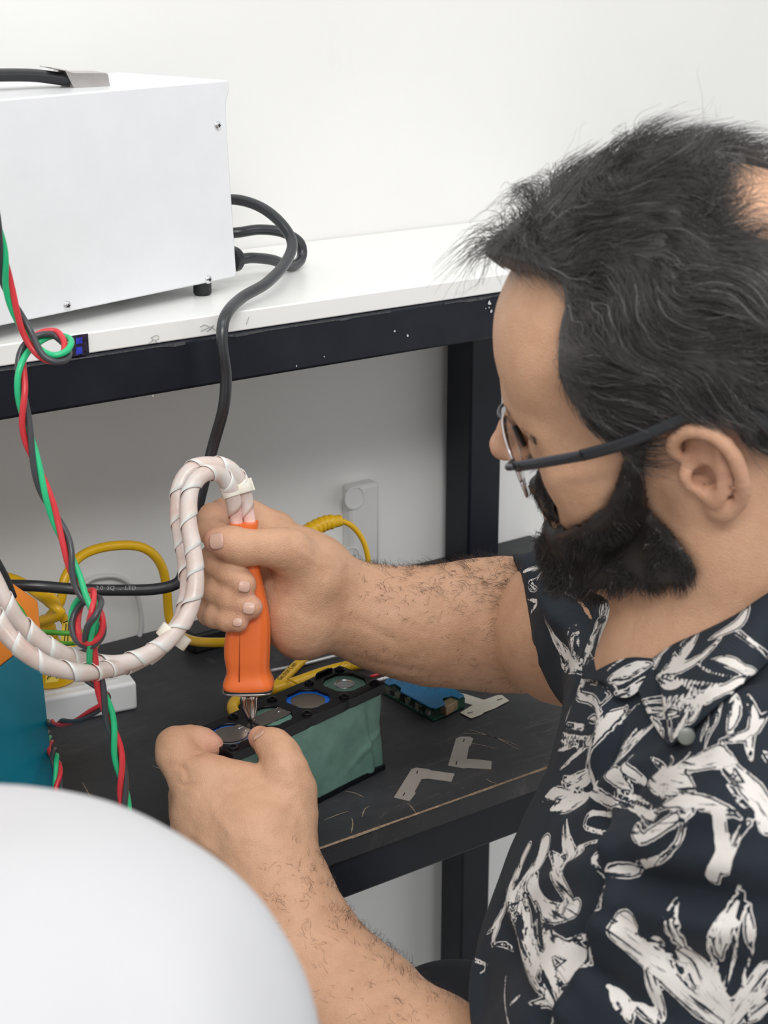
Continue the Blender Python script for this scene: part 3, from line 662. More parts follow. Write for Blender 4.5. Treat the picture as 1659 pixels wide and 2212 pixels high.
def clip(c1, c2, direc):
    a = np.array(direc); n1 = []
    ax = vn(c2-c1); bo = vn(a-ax*np.dot(a, ax)); L = 0.0095; parts = []
    for cc_ in (c1, c2):
        parts.append(link('cable_clip', tube_mesh('c', np.array([cc_-bo*L/2, cc_-bo*L/2+bo*0.0004, cc_, cc_+bo*L/2-bo*0.0004, cc_+bo*L/2]), np.array([0.0069, 0.0072, 0.0072, 0.0072, 0.0069]), 24), M_CREAM, penE))
    n = vn(np.cross(ax, bo)); 
    parts.append(box('tab', (c1+c2)/2+ax*0.0120, (0.0012, L, 0.008), M_CREAM, penE, ax=(ax, bo, n)))
    o = join_meshes('cable_clip', parts); sharp(o, 40)
clip(P(497, 1060, D0-.008), P(524, 1052, D0-.002), P(505, 1082, D0)-P(492, 1040, D0))
clip(P(363, 1368, D0-.066), P(388, 1382, D0-.048), P(378, 1352, D0)-P(350, 1392, D0))

# ============================================================ TWISTED WIRES
MR = mat('red_silicone', (0.62, 0.035, 0.045), 0.33, var=0.12, vscale=30); MG = mat('green_silicone', (0.020, 0.48, 0.20), 0.33, var=0.15, vscale=25); MK = mat('charcoal_silicone', (0.050, 0.053, 0.060), 0.33, var=0.15, vscale=30)
M_GREEN2 = mat('leaf_green_pvc', (0.07, 0.33, 0.035), 0.35, var=0.1)
def twist(path, names, rw, pitch, parent, ph0=0.0, step=0.0018):
    c = catmull(path, step); T, U, Bn = frames(c); s = np.concatenate([[0], np.cumsum(np.linalg.norm(np.diff(c, axis=0), axis=1))]); n = len(names)
    for k, (nm, m) in enumerate(names):
        a = ph0+2*np.pi*(s/pitch+k/n)+0.5*np.sin(s*31+k); R = rw*(1.18 if n == 3 else 1.02)
        link(nm, tube_mesh(nm, c+R*(np.cos(a)[:, None]*U+np.sin(a)[:, None]*Bn), rw, 12), m, parent)
tw = empty('twisted_cable', P(190, 1320, 1.13), 'knotted twist of red, green and black wires hanging down from top left', 'cable')
main = [(-25, 420, 1.02), (-12, 480, 1.03), (2, 545, 1.045), (14, 610, 1.06), (36, 670, 1.07), (60, 722, 1.075), (88, 762, 1.075), (118, 776, 1.075), (143, 765, 1.08), (146, 740, 1.088), (122, 723, 1.095), (88, 728, 1.09), (58, 752, 1.085), (45, 795, 1.08), (47, 850, 1.08), (56, 920, 1.085), (72, 990, 1.09), (96, 1060, 1.095), (122, 1120, 1.10), (145, 1180, 1.10),
        (160, 1235, 1.10), (176, 1275, 1.098), (196, 1305, 1.095), (213, 1335, 1.095), (214, 1368, 1.098), (196, 1388, 1.10), (172, 1380, 1.11), (160, 1350, 1.115), (165, 1318, 1.118), (182, 1292, 1.115), (203, 1284, 1.107), (210, 1300, 1.095), (204, 1325, 1.088), (192, 1350, 1.09), (193, 1385, 1.10), (200, 1425, 1.11), (212, 1470, 1.12), (228, 1520, 1.125), (244, 1580, 1.13), (257, 1640, 1.135), (266, 1700, 1.14), (272, 1760, 1.145), (285, 1830, 1.15), (300, 1900, 1.155)]
twist([P(*q) for q in main], [('red_wire', MR), ('green_wire', MG), ('black_wire', MK)], 0.00215, 0.078, tw, 0.6)
t2 = empty('wire_pair', P(220, 1500, 1.12), 'short red and black wire pair looping back behind the knotted twist', 'cable')
twist([P(*q) for q in [(120, 1400, 1.20), (165, 1448, 1.19), (205, 1478, 1.18), (232, 1500, 1.17), (224, 1522, 1.17), (196, 1540, 1.18), (160, 1556, 1.20), (122, 1562, 1.24), (92, 1561, 1.33)]], [('red_wire', MR), ('black_wire', MK)], 0.0016, 0.085, t2, 1.0)
t3 = empty('twisted_cable', P(125, 1650, 1.2), 'twist of red, green and black wires lying low beside the teal box', 'cable')
twist([P(*q) for q in [(84, 1560, 1.35), (100, 1590, 1.32), (117, 1635, 1.26), (126, 1675, 1.245), (124, 1705, 1.24), (136, 1735, 1.235), (150, 1765, 1.23)]], [('red_wire', MR), ('green_wire', MG), ('black_wire', MK)], 0.0019, 0.05, t3, 2.2)

# ============================================================ TEAL BOX WITH ORANGE LID
M_TEAL = mat('teal_plastic', (0.004, 0.215, 0.315), 0.42, var=0.05, vscale=12, bump=0.2, bscale=300, bdist=0.0002)
M_OR2 = mat('orange_lid_plastic', (0.92, 0.27, 0.010), 0.38, var=0.04)
tc_ = onz(127, 1760, ZD); dtb = float((tc_-CAM)@FW); tx_ = P(86, 1370, dtb); tzh = tx_[2]-ZD
u_ = bu*0.35-np.array([0.0, 0, 0]); 
# front right vertical edge at tc_; the wide face runs to the left towards the viewer
e1 = vn(np.array([-0.80, -0.60, 0])); e2 = vn(np.array([-0.60, 0.80, 0])*1.0)
tb = empty('device_box', tc_+e1*0.06+e2*0.03, 'teal plastic device box with an orange sloping lid at the left', 'box')
zt = tzh
lean = (P(86, 1370, dtb)-tc_); lean[2] = 0
def tbp(a, b, z): return tc_+e1*a+e2*b+lean*(z/zt)+bz*z
Vb = [tbp(a, b, z) for z in (0.0, zt) for a, b in ((0, 0), (0.15, 0), (0.15, 0.05), (0, 0.05))]
bo_ = link('box_body', mesh_py('box_body', Vb, [(3, 2, 1, 0), (4, 5, 6, 7), (0, 1, 5, 4), (1, 2, 6, 5), (2, 3, 7, 6), (3, 0, 4, 7)]), M_TEAL, tb); bm = bmesh.new(); bm.from_mesh(bo_.data); bmesh.ops.recalc_face_normals(bm, faces=bm.faces); bm.to_mesh(bo_.data); bm.free(); bev(bo_, 0.003); sharp(bo_)
# orange sloping lid: flat ridge dropping to the right corner
def tw_(px, py, d): return P(px, py, d)
z1 = zt; zr = tbp(0, 0, 0)[2]
L_ = [tbp(-0.0012, -0.0012, z1-0.001), tbp(0.16, -0.0012, z1-0.001), tbp(0.16, 0.051, z1-0.001), tbp(-0.0012, 0.051, z1-0.001)]
lt = P(83, 1298, dtb); hz = lt[2]-ZD
Lm = [tbp(-0.0012, -0.0012, hz), tbp(0.16, -0.0012, hz), tbp(0.16, 0.051, hz), tbp(-0.0012, 0.051, hz)]
rz = hz
while proj(tbp(0.03, 0.02, rz))[0, 1] > 1243 and rz < 0.4: rz += 0.001
Lr = [tbp(0.030, 0.010, rz+0.001), tbp(0.16, 0.004, rz+0.001), tbp(0.16, 0.046, rz+0.001), tbp(0.030, 0.040, rz+0.001)]
lid = link('box_lid', mesh_py('box_lid', L_+Lm+Lr, [(3, 2, 1, 0)]+[(i, (i+1) % 4, 4+(i+1) % 4, 4+i) for i in range(4)]+[(4+i, 4+(i+1) % 4, 8+(i+1) % 4, 8+i) for i in range(4)]+[(8, 9, 10, 11)]), M_OR2, tb)
bm = bmesh.new(); bm.from_mesh(lid.data); bmesh.ops.recalc_face_normals(bm, faces=bm.faces); bm.to_mesh(lid.data); bm.free(); bev(lid, 0.0018); sharp(lid)
# green lead with a black heat-shrink end, in front of the lid
gl = tube('green_lead', [P(x, y, d) for x, y, d in [(-40, 1170, 1.12), (-10, 1215, 1.125), (10, 1255, 1.13), (24, 1292, 1.135), (45, 1318, 1.14), (62, 1350, 1.15), (80, 1364, 1.17), (110, 1366, 1.19), (150, 1368, 1.20), (190, 1364, 1.20)]], 0.0019, M_GREEN2, seg=10)
tag(gl, 'thin leaf-green lead with a black heat-shrink end over the orange lid', 'wire')
link('heat_shrink', tube_mesh('heat_shrink', catmull([P(-38, 1172, 1.12), P(-10, 1217, 1.124), P(10, 1255, 1.129), P(24, 1292, 1.134)], 0.004), 0.0042, 14), M_BLK, gl)
gl2 = tube('green_lead', [P(x, y, d) for x, y, d in [(80, 1380, 1.24), (120, 1388, 1.235), (160, 1390, 1.225), (195, 1384, 1.215)]], 0.0016, M_GREEN2, seg=10)
tag(gl2, 'short green lead running behind the wrapped cables by the yellow tags', 'wire')

# ============================================================ POWER STRIP, PLUGS, YELLOW CABLES
M_PW = mat('white_plastic', (0.86, 0.87, 0.88), 0.35, sss=0.0)
e_r = onz(300, 1535, ZD); e_l = onz(100, 1574, ZD); sx_ = vn(e_r-e_l); sy_ = np.array([-sx_[1], sx_[0], 0])
ds = float((e_r-CAM)@FW); hs_ = (P(297, 1462, ds)[2]-ZD)
ps = empty('power_strip', e_r-sx_*0.1+sy_*0.03, 'white plastic power strip lying on the black bench top behind the teal box', 'power strip')
SW = 0.062; SL = 0.22
def spp(a, b, z): return e_r-sx_*a+sy_*b+bz*z
bd = [spp(0.0, 0.002, 0), spp(SL, 0.002, 0), spp(SL, SW-0.002, 0), spp(0, SW-0.002, 0)]
tpv = [spp(0.0005, 0, hs_), spp(SL, 0, hs_), spp(SL, SW, hs_), spp(0.0005, SW, hs_)]
o = link('strip_body', mesh_py('strip_body', bd+tpv, [(3, 2, 1, 0), (4, 5, 6, 7)]+[(i, (i+1) % 4, 4+(i+1) % 4, 4+i) for i in range(4)]), M_PW, ps); bm = bmesh.new(); bm.from_mesh(o.data); bmesh.ops.recalc_face_normals(bm, faces=bm.faces); bm.to_mesh(o.data); bm.free(); bev(o, 0.0035, 4); sharp(o, 50)
box('socket_panel', spp(SL/2+0.004, SW/2, hs_+0.0006), (SL-0.02, SW-0.016, 0.0022), mat('socket_panel_white', (0.76, 0.77, 0.77), 0.4), ps, ax=(sx_, sy_, bz), bevel=0.001)
for a in (0.028, 0.17):
    for da, db in ((0, 0.012), (-0.011, -0.008), (0.011, -0.008)):
        box('socket_hole', spp(a+da, SW/2+db, hs_+0.0016), (0.007, 0.003, 0.0006), M_DARK, ps, ax=(sx_, sy_, bz))
M_YEL = mat('yellow_pvc', (0.80, 0.47, 0.012), 0.32, spec=0.5, var=0.08, vscale=25)
M_TAGY = mat('yellow_tag', (0.78, 0.56, 0.06), 0.45, var=0.06); M_INK = mat('black_ink', (0.015, 0.012, 0.01), 0.6)
def plug(a, b, label, tilt, cable):
    e = empty('yellow_plug', spp(a, b, hs_), label, 'plug', 'yellow plugs in the power strip'); base = spp(a, b, hs_+0.0018); ax_ = vn(bz+sx_*tilt)
    lathe('plug_body', base, ax_, [(0.018, 0), (0.0205, 0.002), (0.0205, 0.014), (0.0185, 0.024), (0.0120, 0.034), (0.0080, 0.040), (0.0070, 0.055), (0.0055, 0.060)], M_YEL, e, 28)
    for k in range(4): lathe('boot_ring', base+ax_*(0.040+0.0045*k), ax_, [(0.0070, 0), (0.0088-0.0004*k, 0.0006), (0.0088-0.0004*k, 0.0020), (0.0068, 0.0026)], M_YEL, e, 20)
    link('cord', tube_mesh('cord', catmull([base+ax_*0.056]+[P(*q) for q in cable], 0.004), 0.0042, 14), M_YEL, e)
    return e, base, ax_
e, b1, a1 = plug(0.066, 0.030, 'yellow plug whose cord arches high over the black cable', -0.05, [(130, 1300, 1.42), (140, 1250, 1.42), (170, 1205, 1.43), (220, 1183, 1.44), (285, 1178, 1.45), (325, 1192, 1.46), (350, 1225, 1.47), (360, 1275, 1.48), (366, 1335, 1.49), (385, 1368, 1.485), (420, 1385, 1.45), (480, 1388, 1.42), (540, 1385, 1.41)])
def place_tag(corners, parent, strokes):
    q = [P(*c) for c in corners]; n = vn(np.cross(q[1]-q[0], q[3]-q[0])); n = n if n@FW < 0 else -n
    o = prism('cord_tag', q, -n*0.0004, M_TAGY, parent, bevel=0.0001)
    for st in strokes:
        pts = [q[0]*(1-u)*(1-v)+q[1]*u*(1-v)+q[2]*u*v+q[3]*(1-u)*v+n*0.0004 for u, v in st]
        tube('ink_mark', pts, 0.00045, M_INK, o, seg=5, step=0.001)
scr1 = [[(0.3, .15), (.25, .5), (.2, .85)], [(.45, .12), (.42, .5), (.40, .8)], [(.6, .3), (.55, .6), (.7, .7)], [(.1, .92), (.9, .92)], [(.1, .06), (.9, .06)]]
place_tag([(134, 1343, 1.38), (166, 1330, 1.38), (172, 1395, 1.37), (130, 1402, 1.37)], e, scr1)
e, b2, a2 = plug(0.112, 0.028, 'yellow plug with a lettered tag, nearest the teal box', 0.1, [(126, 1330, 1.36), (108, 1303, 1.36), (80, 1282, 1.37), (40, 1255, 1.38), (-20, 1240, 1.39), (-80, 1235, 1.40)])
place_tag([(100, 1436, 1.35), (131, 1440, 1.35), (126, 1472, 1.345), (98, 1476, 1.345)], e, [[(.1, .3), (.2, .6), (.15, .8)], [(.3, .3), (.45, .5), (.3, .7)], [(.55, .5), (.7, .5)], [(.78, .25), (.8, .75)], [(.95, .3), (.86, .3), (.88, .5), (.96, .6), (.86, .8)]])
o_y = tube('yellow_cable', [P(100, 1275, 1.37), P(118, 1300, 1.375), P(140, 1340, 1.385), P(165, 1366, 1.39), P(205, 1380, 1.40), P(198, 1405, 1.40)], 0.0040, M_YEL, seg=14)
tag(o_y, 'short yellow cable bending down behind the knot of twisted wires', 'cable')

# ribbed-boot cable standing up behind the fist
rb = empty('boot_cable', P(720, 1180, 1.55), 'yellow cable with a ribbed strain-relief boot rising behind the fist', 'cable')
bc = catmull([P(600, 1215, 1.52), P(640, 1180, 1.525), P(668, 1150, 1.53), P(700, 1131, 1.535), P(738, 1124, 1.54)], 0.0006)
sB = np.concatenate([[0], np.cumsum(np.linalg.norm(np.diff(bc, axis=0), axis=1))]); tot = sB[-1]
rr = np.interp(sB/tot, [0, 0.47, 0.475, 0.60, 0.62, 0.97, 1.0], [0.0112, 0.0100, 0.0078, 0.0074, 0.0070, 0.0056, 0.0050])
rr = rr+np.where((sB/tot > 0.50) & (sB/tot < 0.90), 0.0011*np.abs(np.sin(sB*2*np.pi/0.0095))**0.6, 0)
link('strain_relief', tube_mesh('strain_relief', bc, rr, 24), M_YEL, rb)
link('cord', tube_mesh('cord', catmull([P(736, 1124, 1.54), P(760, 1136, 1.545), P(780, 1160, 1.55), P(792, 1190, 1.555), P(797, 1230, 1.56), P(800, 1300, 1.56), P(790, 1400, 1.52)], 0.003), 0.0026, 14), M_YEL, rb)

# yellow cables on the bench behind the pen
zc = 0.0058
def bz_(x, y, h=zc): return onz(x, y, ZD+h)
wc = empty('printed_cable', bz_(640, 1440), 'yellow cable with black lettering lying slanted behind the pen', 'cable')
cpts = [bz_(585, 1492), bz_(600, 1478), bz_(634, 1444), bz_(668, 1410), bz_(684, 1405)]
link('cord', tube_mesh('cord', np.array(cpts), 0.0046, 16), M_YEL, wc)
qa, qb = bz_(602, 1476), bz_(666, 1412)
text_on_tube('lettering', 'Goldron Com   "SHIELDY"', 0.0066, (qa+qb)/2, qb-qa, -FW+UP*0.8, 0.0047, M_INK, wc)
lg = tube('yellow_cable', [bz_(900, 1452), bz_(850, 1438), bz_(800, 1432), bz_(755, 1438), bz_(700, 1452), bz_(640, 1473), bz_(590, 1488), bz_(548, 1496), bz_(515, 1508), bz_(502, 1526), bz_(510, 1545), bz_(525, 1556)], 0.0050, M_YEL, seg=16)
tag(lg, 'thick yellow cable curving along the far side of the battery pack', 'cable')
tie = tube('cable_tie', [bz_(622, 1466, 0.013), bz_(640, 1475, 0.012), bz_(662, 1487, 0.010)], 0.0011, M_YEL, lg, seg=6)
for q, lb, mm, rw in [([(585, 1449), (640, 1438), (735, 1414)], 'thin silver-tipped cable lying between the yellow cables', mat('silver_sleeve', (0.62, 0.63, 0.65), 0.25, 0.4), 0.0017)]:
    tag(tube('silver_cable', [bz_(x, y, 0.003) for x, y in q], rw, mm, seg=10), lb, 'cable')
wires = [([(800, 1462), (835, 1452), (880, 1442), (930, 1438)], MR, 'red wire running from the battery pack under the forearm'), ([(815, 1470), (850, 1460), (895, 1450), (940, 1446)], M_PW, 'white wire next to the red wire, under the forearm')]
for q, m_, lb in wires: tag(tube('wire', [bz_(x, y, 0.006) for x, y in q], 0.0016, m_, seg=8), lb, 'wire')
bx = box('black_adapter', onz(462, 1372, ZD+0.010), (0.055, 0.022, 0.020), M_BLK, None, bevel=0.003); tag(bx, 'small black plastic adapter on the bench behind the fist', 'adapter')

# ============================================================ CIRCUIT BOARD MODULE
def quad_on(pts, z): return [onz(x, y, z) for x, y in pts]
pcb = empty('circuit_board', onz(915, 1510, ZD), 'green battery circuit board under a blue heatsink plate beside the pack', 'circuit board')
bq = quad_on([(826, 1500), (936, 1560), (1003, 1530), (895, 1462)], ZD)
M_PCB = mat('green_board', (0.012, 0.085, 0.055), 0.25, spec=0.6, var=0.4, vscale=160, coat=0.4)
prism('board', [p+bz*0.001 for p in bq], bz*0.0016, M_PCB, pcb)
bu2 = vn(bq[1]-bq[0]); bv2 = vn(bq[3]-bq[0]); Lb = np.linalg.norm(bq[1]-bq[0]); Lv = np.linalg.norm(bq[3]-bq[0])
def bp(u, v, z): return bq[0]*(1-u)*(1-v)+bq[1]*u*(1-v)+bq[2]*u*v+bq[3]*(1-u)*v+bz*z
prism('shrink_film', [bp(u, v, 0.0004) for u, v in ((-.01, -.01), (1.01, -.01), (1.01, 1.01), (-.01, 1.01))], bz*0.0102, (lambda t: (t.b.inputs['Transmission Weight'].__setattr__('default_value', 1.0), t.b.inputs['Roughness'].__setattr__('default_value', 0.08), t.b.inputs['IOR'].__setattr__('default_value', 1.15), t.b.inputs['Base Color'].__setattr__('default_value', (0.85, 0.95, 0.92, 1)), t.m)[-1])(NT('clear_film')), pcb, bevel=0.0008)
M_ANO = mat('blue_anodised_plate', (0.008, 0.125, 0.270), 0.35, spec=0.6, var=0.08, vscale=20)
hp = [(0.03, 0.0), (0.03, 0.0), (0.0, 0.14), (0.0, 1.0), (1.0, 1.0), (1.0, 0.80), (0.90, 0.74), (0.86, 0.52), (0.93, 0.42), (1.0, 0.38), (1.0, 0.06), (0.94, 0.0), (0.36, 0.0), (0.30, 0.12), (0.16, 0.14), (0.12, 0.0)]
prism('heatsink_plate', [bp(u, v, 0.0112) for u, v in hp[1:]], bz*0.0014, M_ANO, pcb, bevel=0.0003)
for k in range(9): box('component', bp(0.08+0.10*k, 0.05, 0.0055), (0.0045, 0.003, 0.004+0.002*(k % 3 == 0)), M_DARK if k % 2 else M_NICK, pcb, ax=(bu2, np.cross(bz, bu2), bz), bevel=0.0003)
for k in range(5): box('component', bp(0.50+0.07*k, 0.02, 0.0035), (0.0025, 0.0012, 0.0012), M_STEELR, pcb, ax=(bu2, np.cross(bz, bu2), bz))
box('connector', bp(0.955, 0.56, 0.0062), (0.009, 0.017, 0.0085), mat('tan_connector', (0.30, 0.20, 0.11), 0.5, var=0.15, vscale=300), pcb, ax=(bu2, bv2, bz), bevel=0.0005)

# ============================================================ LOOSE NICKEL STRIPS
def strip_obj(label, poly, slots, z0, m, grp='loose nickel strips on the bench', th_=0.0004):
    ps_ = quad_on(poly, z0); o = prism('nickel_strip', ps_, bz*th_, m); c = sum(ps_)/len(ps_)
    # origin at the thing's own base
    o.data.transform(Matrix.Translation(-Vector(c))); o.location = c
    tag(o, label, 'metal strip', grp)
    for x0, y0, x1, y1 in slots:
        a, b = onz(x0, y0, z0+th_), onz(x1, y1, z0+th_); s_ = tube('slot', [a, (a+b)/2, b], 0.0005, M_DARK, None, seg=6, step=0.002)
        s_.data.transform(Matrix.Translation(-Vector(c))); s_.parent = o
    return o
M_NK = mat('nickel_sheet', (0.47, 0.43, 0.39), 0.5, 0.45, var=0.06, vscale=90, bump=0.15, bscale=200, bdist=0.0003)
M_NW = mat('pale_tinned_sheet', (0.72, 0.68, 0.58), 0.45, 0.5, var=0.05, vscale=90)
strip_obj('L-shaped nickel strip nearest the bench edge, long leg pointing at the pack corner', [(851, 1723), (889, 1662), (899, 1659), (925, 1662), (931, 1665), (982, 1672), (975, 1689), (925, 1682), (911, 1683), (896, 1710), (898, 1714), (885, 1731)], [(900, 1671, 902, 1666), (871, 1719, 874, 1713)], ZD, M_NK)
strip_obj('L-shaped nickel strip in the middle of the bench top, foot towards the patterned shirt', [(968, 1654), (985, 1596), (996, 1592), (1015, 1592), (1022, 1596), (1017, 1610), (1013, 1613), (1008, 1640), (1030, 1641), (1062, 1645), (1061, 1662), (1010, 1659), (1002, 1660)], [(1001, 1602, 1003, 1597), (985, 1652, 987, 1645)], ZD, M_NK)
strip_obj('straight pale strip crossing the end of another beside the circuit board', [(994, 1540), (1034, 1516), (1076, 1502), (1084, 1502), (1100, 1514), (1068, 1531), (1046, 1539), (1040, 1544), (1019, 1552), (1014, 1551)], [(1010, 1541, 1021, 1538), (1074, 1513, 1085, 1509)], ZD+0.0008, M_NW)
strip_obj('pale strip running out from under the forearm and below the straight one', [(962, 1494), (968, 1489), (982, 1491), (992, 1497), (1006, 1500), (1050, 1514), (1052, 1518), (1030, 1526), (1005, 1519), (995, 1509)], [(977, 1493, 989, 1499)], ZD, M_NW)

# ============================================================ WALL FITTINGS
wb = empty('wall_socket', ony(770, 1200, YW), 'white surface-mounted cable box on the wall behind the ribbed boot', 'socket')
M_WP = mat('white_fitting', (0.70, 0.70, 0.69), 0.45)
ca = ony(738, 1045, YW); cb_ = ony(800, 1040, YW); zb = ony(745, 1225, YW)[2]
box('box_cover', ((ca[0]+cb_[0])/2, YW-0.008, (ca[2]+zb)/2), (cb_[0]-ca[0], 0.018, ca[2]-zb), M_WP, wb, bevel=0.004)
for (x, y) in [(766, 1075), (757, 1205)]: lathe('knockout', ony(x, y, YW-0.017), (0, -1, 0), [(0.0125, 0), (0.0125, 0.0012), (0.0105, 0.0014), (0.0100, 0.0004), (0, 0.0004)], M_WP, wb, 28)
sb = box('junction_box', (ony(715, 1210, YW)+[0, -0.008, 0]), (0.040, 0.018, 0.03), M_WP, None, bevel=0.004); tag(sb, 'small white junction box on the wall low behind the ribbed boot', 'socket')
wcb = tube('white_cable', [ony(x, y, YW-0.005) for x, y in [(170, 1275), (200, 1250), (250, 1245), (285, 1265), (300, 1300), (305, 1350), (300, 1385)]], 0.0022, M_WP, seg=8)
tag(wcb, 'thin white cable looping against the wall behind the power strip', 'cable')
# ============================================================ PERSON AT THE BENCH
# head frame: forward, left (towards the viewer), up
hF = vn(-0.915*RT-0.17*UP+0.37*FW); hU = -0.12*RT+0.80*UP-0.57*FW; hU = vn(hU-hF*np.dot(hU, hF)); hL = np.cross(hU, hF)
EARC = P(1490, 1012, 0.872); HO = EARC-hL*0.075
def hp_(x, y, z): return HO+(hF*x+hL*y+hU*z)*0.001
HR = np.array([hF, hL, hU])
def to_h(Q): return (Q-HO)@HR.T*1000
B = Field()
def he(c, r, k=10, op='u', R=None): B.ell(hp_(*c), np.array(r)*0.001, HR if R is None else R@HR, k*0.001, op)
def hc(a, b, ra, rb, k=8, op='u'): B.cone(hp_(*a), hp_(*b), ra*0.001, rb*0.001, k*0.001, op)
def rot(ax, deg):
    return np.array(Matrix.Rotation(math.radians(deg), 3, ax))
# skull
he((-8, 0, 47), (97, 76, 84), 5)
he((52, 0, 48), (46, 60, 50), 30)
he((44, 0, -6), (52, 60, 58), 25)
for s in (1, -1):
    hc((-2, s*58, -22), (4, s*54, -66), 18, 16, 20)
    hc((4, s*54, -66), (76, s*20, -97), 17, 15, 20)
    he((63, s*47, -6), (22, 18, 16), 16)                 # cheekbone
    hc((66, s*42, -26), (80, s*22, -62), 17, 14, 18)      # cheek
hc((90, -9, -94), (90, 9, -94), 16, 16, 16)               # chin
he((83, 0, -60), (25, 32, 30), 18)                        # mouth
hc((90, 0, 24), (88, 0, 30), 14, 14, 16)                  # glabella
for s in (1, -1): hc((91, s*14, 25), (74, s*47, 21), 9.0, 8.5, 12)    # brow
for s in (1, -1): he((97, s*31, 5), (15, 17, 11), 8, 's')          # socket
for s in (1, -1): he((79, s*31, 5), (14.5, 14.5, 14), 3)           # eye under its lid
for s in (1, -1): hc((90, s*22, -3), (85, s*42, -2), 3.4, 3.0, 5)     # lower lid pouch
hc((95, 0, 18), (107, 0, 2), 6.5, 8.5, 9); hc((108, 0, 2), (117, 0, -9), 8.0, 10.0, 7)   # nose bridge and tip
for s in (1, -1): he((104, s*11.5, -13), (11, 7.5, 8), 5)           # nostril wing
for s in (1, -1): he((112, s*6, -20), (4, 3, 4), 2, 's')
# lips
for s in (1, -1):
    hc((106, 0, -48), (98, s*23, -54), 5.2, 2.6, 4); hc((105, 0, -60), (98, s*21, -57), 5.8, 2.8, 3)
hc((112, 0, -54), (101, 24, -55), 1.2, 0.8, 2, 's'); hc((112, 0, -54), (101, -24, -55), 1.2, 0.8, 2, 's')
# temples
for s in (1, -1): he((62, s*74, 32), (26, 12, 26), 16, 's')
# ears
def ear(s):
    def e(x, o, z): return (-3+(x+4)*0.84, s*(71+o*0.85), (z-2)*0.88-3)
    tilt = rot('X', s*-14) @ rot('Z', s*24)
    he(e(-12, 9, 6), (14, 3.6, 23), 3, R=tilt)
    hx = [(3, 5, 14, 3.2), (5, 8, 24, 3.8), (0, 11, 33, 4.3), (-12, 15, 38, 4.5), (-25, 19, 33, 4.5), (-32, 21, 20, 4.4), (-33, 20, 5, 4.3), (-31, 17, -9, 4.3), (-25, 13, -20, 4.6)]
    hx = [tuple(v) for v in catmull(np.array(hx+[(-15, 9, -27, 4.4)]), 5.0)]
    for a, b in zip(hx[:-1], hx[1:]): hc(e(*a[:3]), e(*b[:3]), a[3]*.88, b[3]*.88, 2.0)
    ah = [(-22, 14, 20, 3.0), (-23, 14, 8, 3.2), (-18, 12, -4, 3.4), (-9, 10, -10, 3.2)]
    for a, b in zip(ah[:-1], ah[1:]): hc(e(*a[:3]), e(*b[:3]), a[3], b[3], 3)
    he(e(-13, 9, -22), (9.5, 4.8, 9), 3.5, R=tilt)                      # lobe
    hc(e(2, 7, 3), e(1, 7, -3), 5, 4.5, 4)                            # tragus
    he(e(-9, 13, 1), (6.2, 6.5, 8.5), 2.5, 's', R=tilt)                    # concha
    he(e(-5, 6, 0), (4.0, 10, 4.5), 2, 's')                           # canal
    he(e(-16, 17, 22), (4.8, 3.6, 7), 2.5, 's', R=tilt)                     # fossa
    he(e(-28, 2, 4), (7, 5, 19), 3, 's')                              # gap behind the ear
ear(1); ear(-1)
# neck, chest and shoulders (under the shirt)
SHL, SHR = P(1720, 1800, 0.86), P(1345, 1375, 1.20)
NKB = P(1590, 1350, 0.98); CHT = P(1500, 1700, 1.02)
B.cone(hp_(-30, 0, -14), NKB, 0.056, 0.064, 0.022)
B.cone(hp_(2, 0, -66), P(1500, 1400, 0.985), 0.036, 0.038, 0.016)
B.cone(P(1445, 1390, 0.985), P(1430, 1430, 1.0), 0.020, 0.02, 0.03)
NK2 = NKB-np.array([0, 0, 0.055])
B.cone(NK2, SHL, 0.056, 0.048, 0.05); B.cone(NK2, SHR, 0.054, 0.047, 0.05)
LAT = vn(SHL-SHR); tf = vn(np.cross(LAT, [0, 0, 1.0])); tf = tf if np.dot(tf, -RT) > 0 else -tf; tu = np.cross(LAT, tf); tu = tu if tu[2] > 0 else -tu
TR = np.array([tf, LAT, tu])
B.ell(P(1690, 1800, 1.02), (0.098, 0.160, 0.120), TR, 0.05)
B.ell(P(1640, 1980, 1.03), (0.118, 0.165, 0.180), TR, 0.06)
B.ell(P(1560, 2340, 1.03), (0.120, 0.160, 0.160), TR, 0.06)
# right arm (far), from shoulder to wrist
ELR = P(1130, 1348, 1.345); WRR = P(735, 1305, 1.305)
B.chain([(SHR, 0.052), (P(1240, 1362, 1.27), 0.051), (ELR, 0.0495)], 0.03)
B.chain([(ELR, 0.049), (P(1040, 1348, 1.335), 0.0480), (P(930, 1352, 1.325), 0.0430), (P(840, 1340, 1.317), 0.0375), (P(780, 1322, 1.31), 0.0320), (WRR, 0.0285)], 0.02)
B.ell(P(1040, 1388, 1.335), (0.06, 0.026, 0.030), np.array([vn(ELR-WRR), vn(np.cross(vn(ELR-WRR), FW)), vn(np.cross(np.cross(vn(ELR-WRR), FW), vn(ELR-WRR)))]), 0.02)
# left arm (near)
ELL = P(1230, 2560, 0.98); WRL = P(602, 1893, 1.165)
B.chain([(SHL, 0.056), ((SHL+ELL)/2, 0.055), (ELL, 0.048)], 0.03)
B.chain([(ELL, 0.046), (P(1070, 2440, 1.03), 0.0475), (P(925, 2314, 1.07), 0.0450), (P(775, 2182, 1.115), 0.0405), (P(682, 2078, 1.138), 0.0355), (P(632, 1988, 1.152), 0.0310), (WRL, 0.0285)], 0.02)

# ---- right hand: fist round the pen
def pc_(x, y, d): return P(x, y, d)
dh = dT-0.005
HD = -0.026
def chain_px(pts, k=0.006): B.chain([(P(x, y, d+HD), W(r, d)) for x, y, d, r in pts], k)
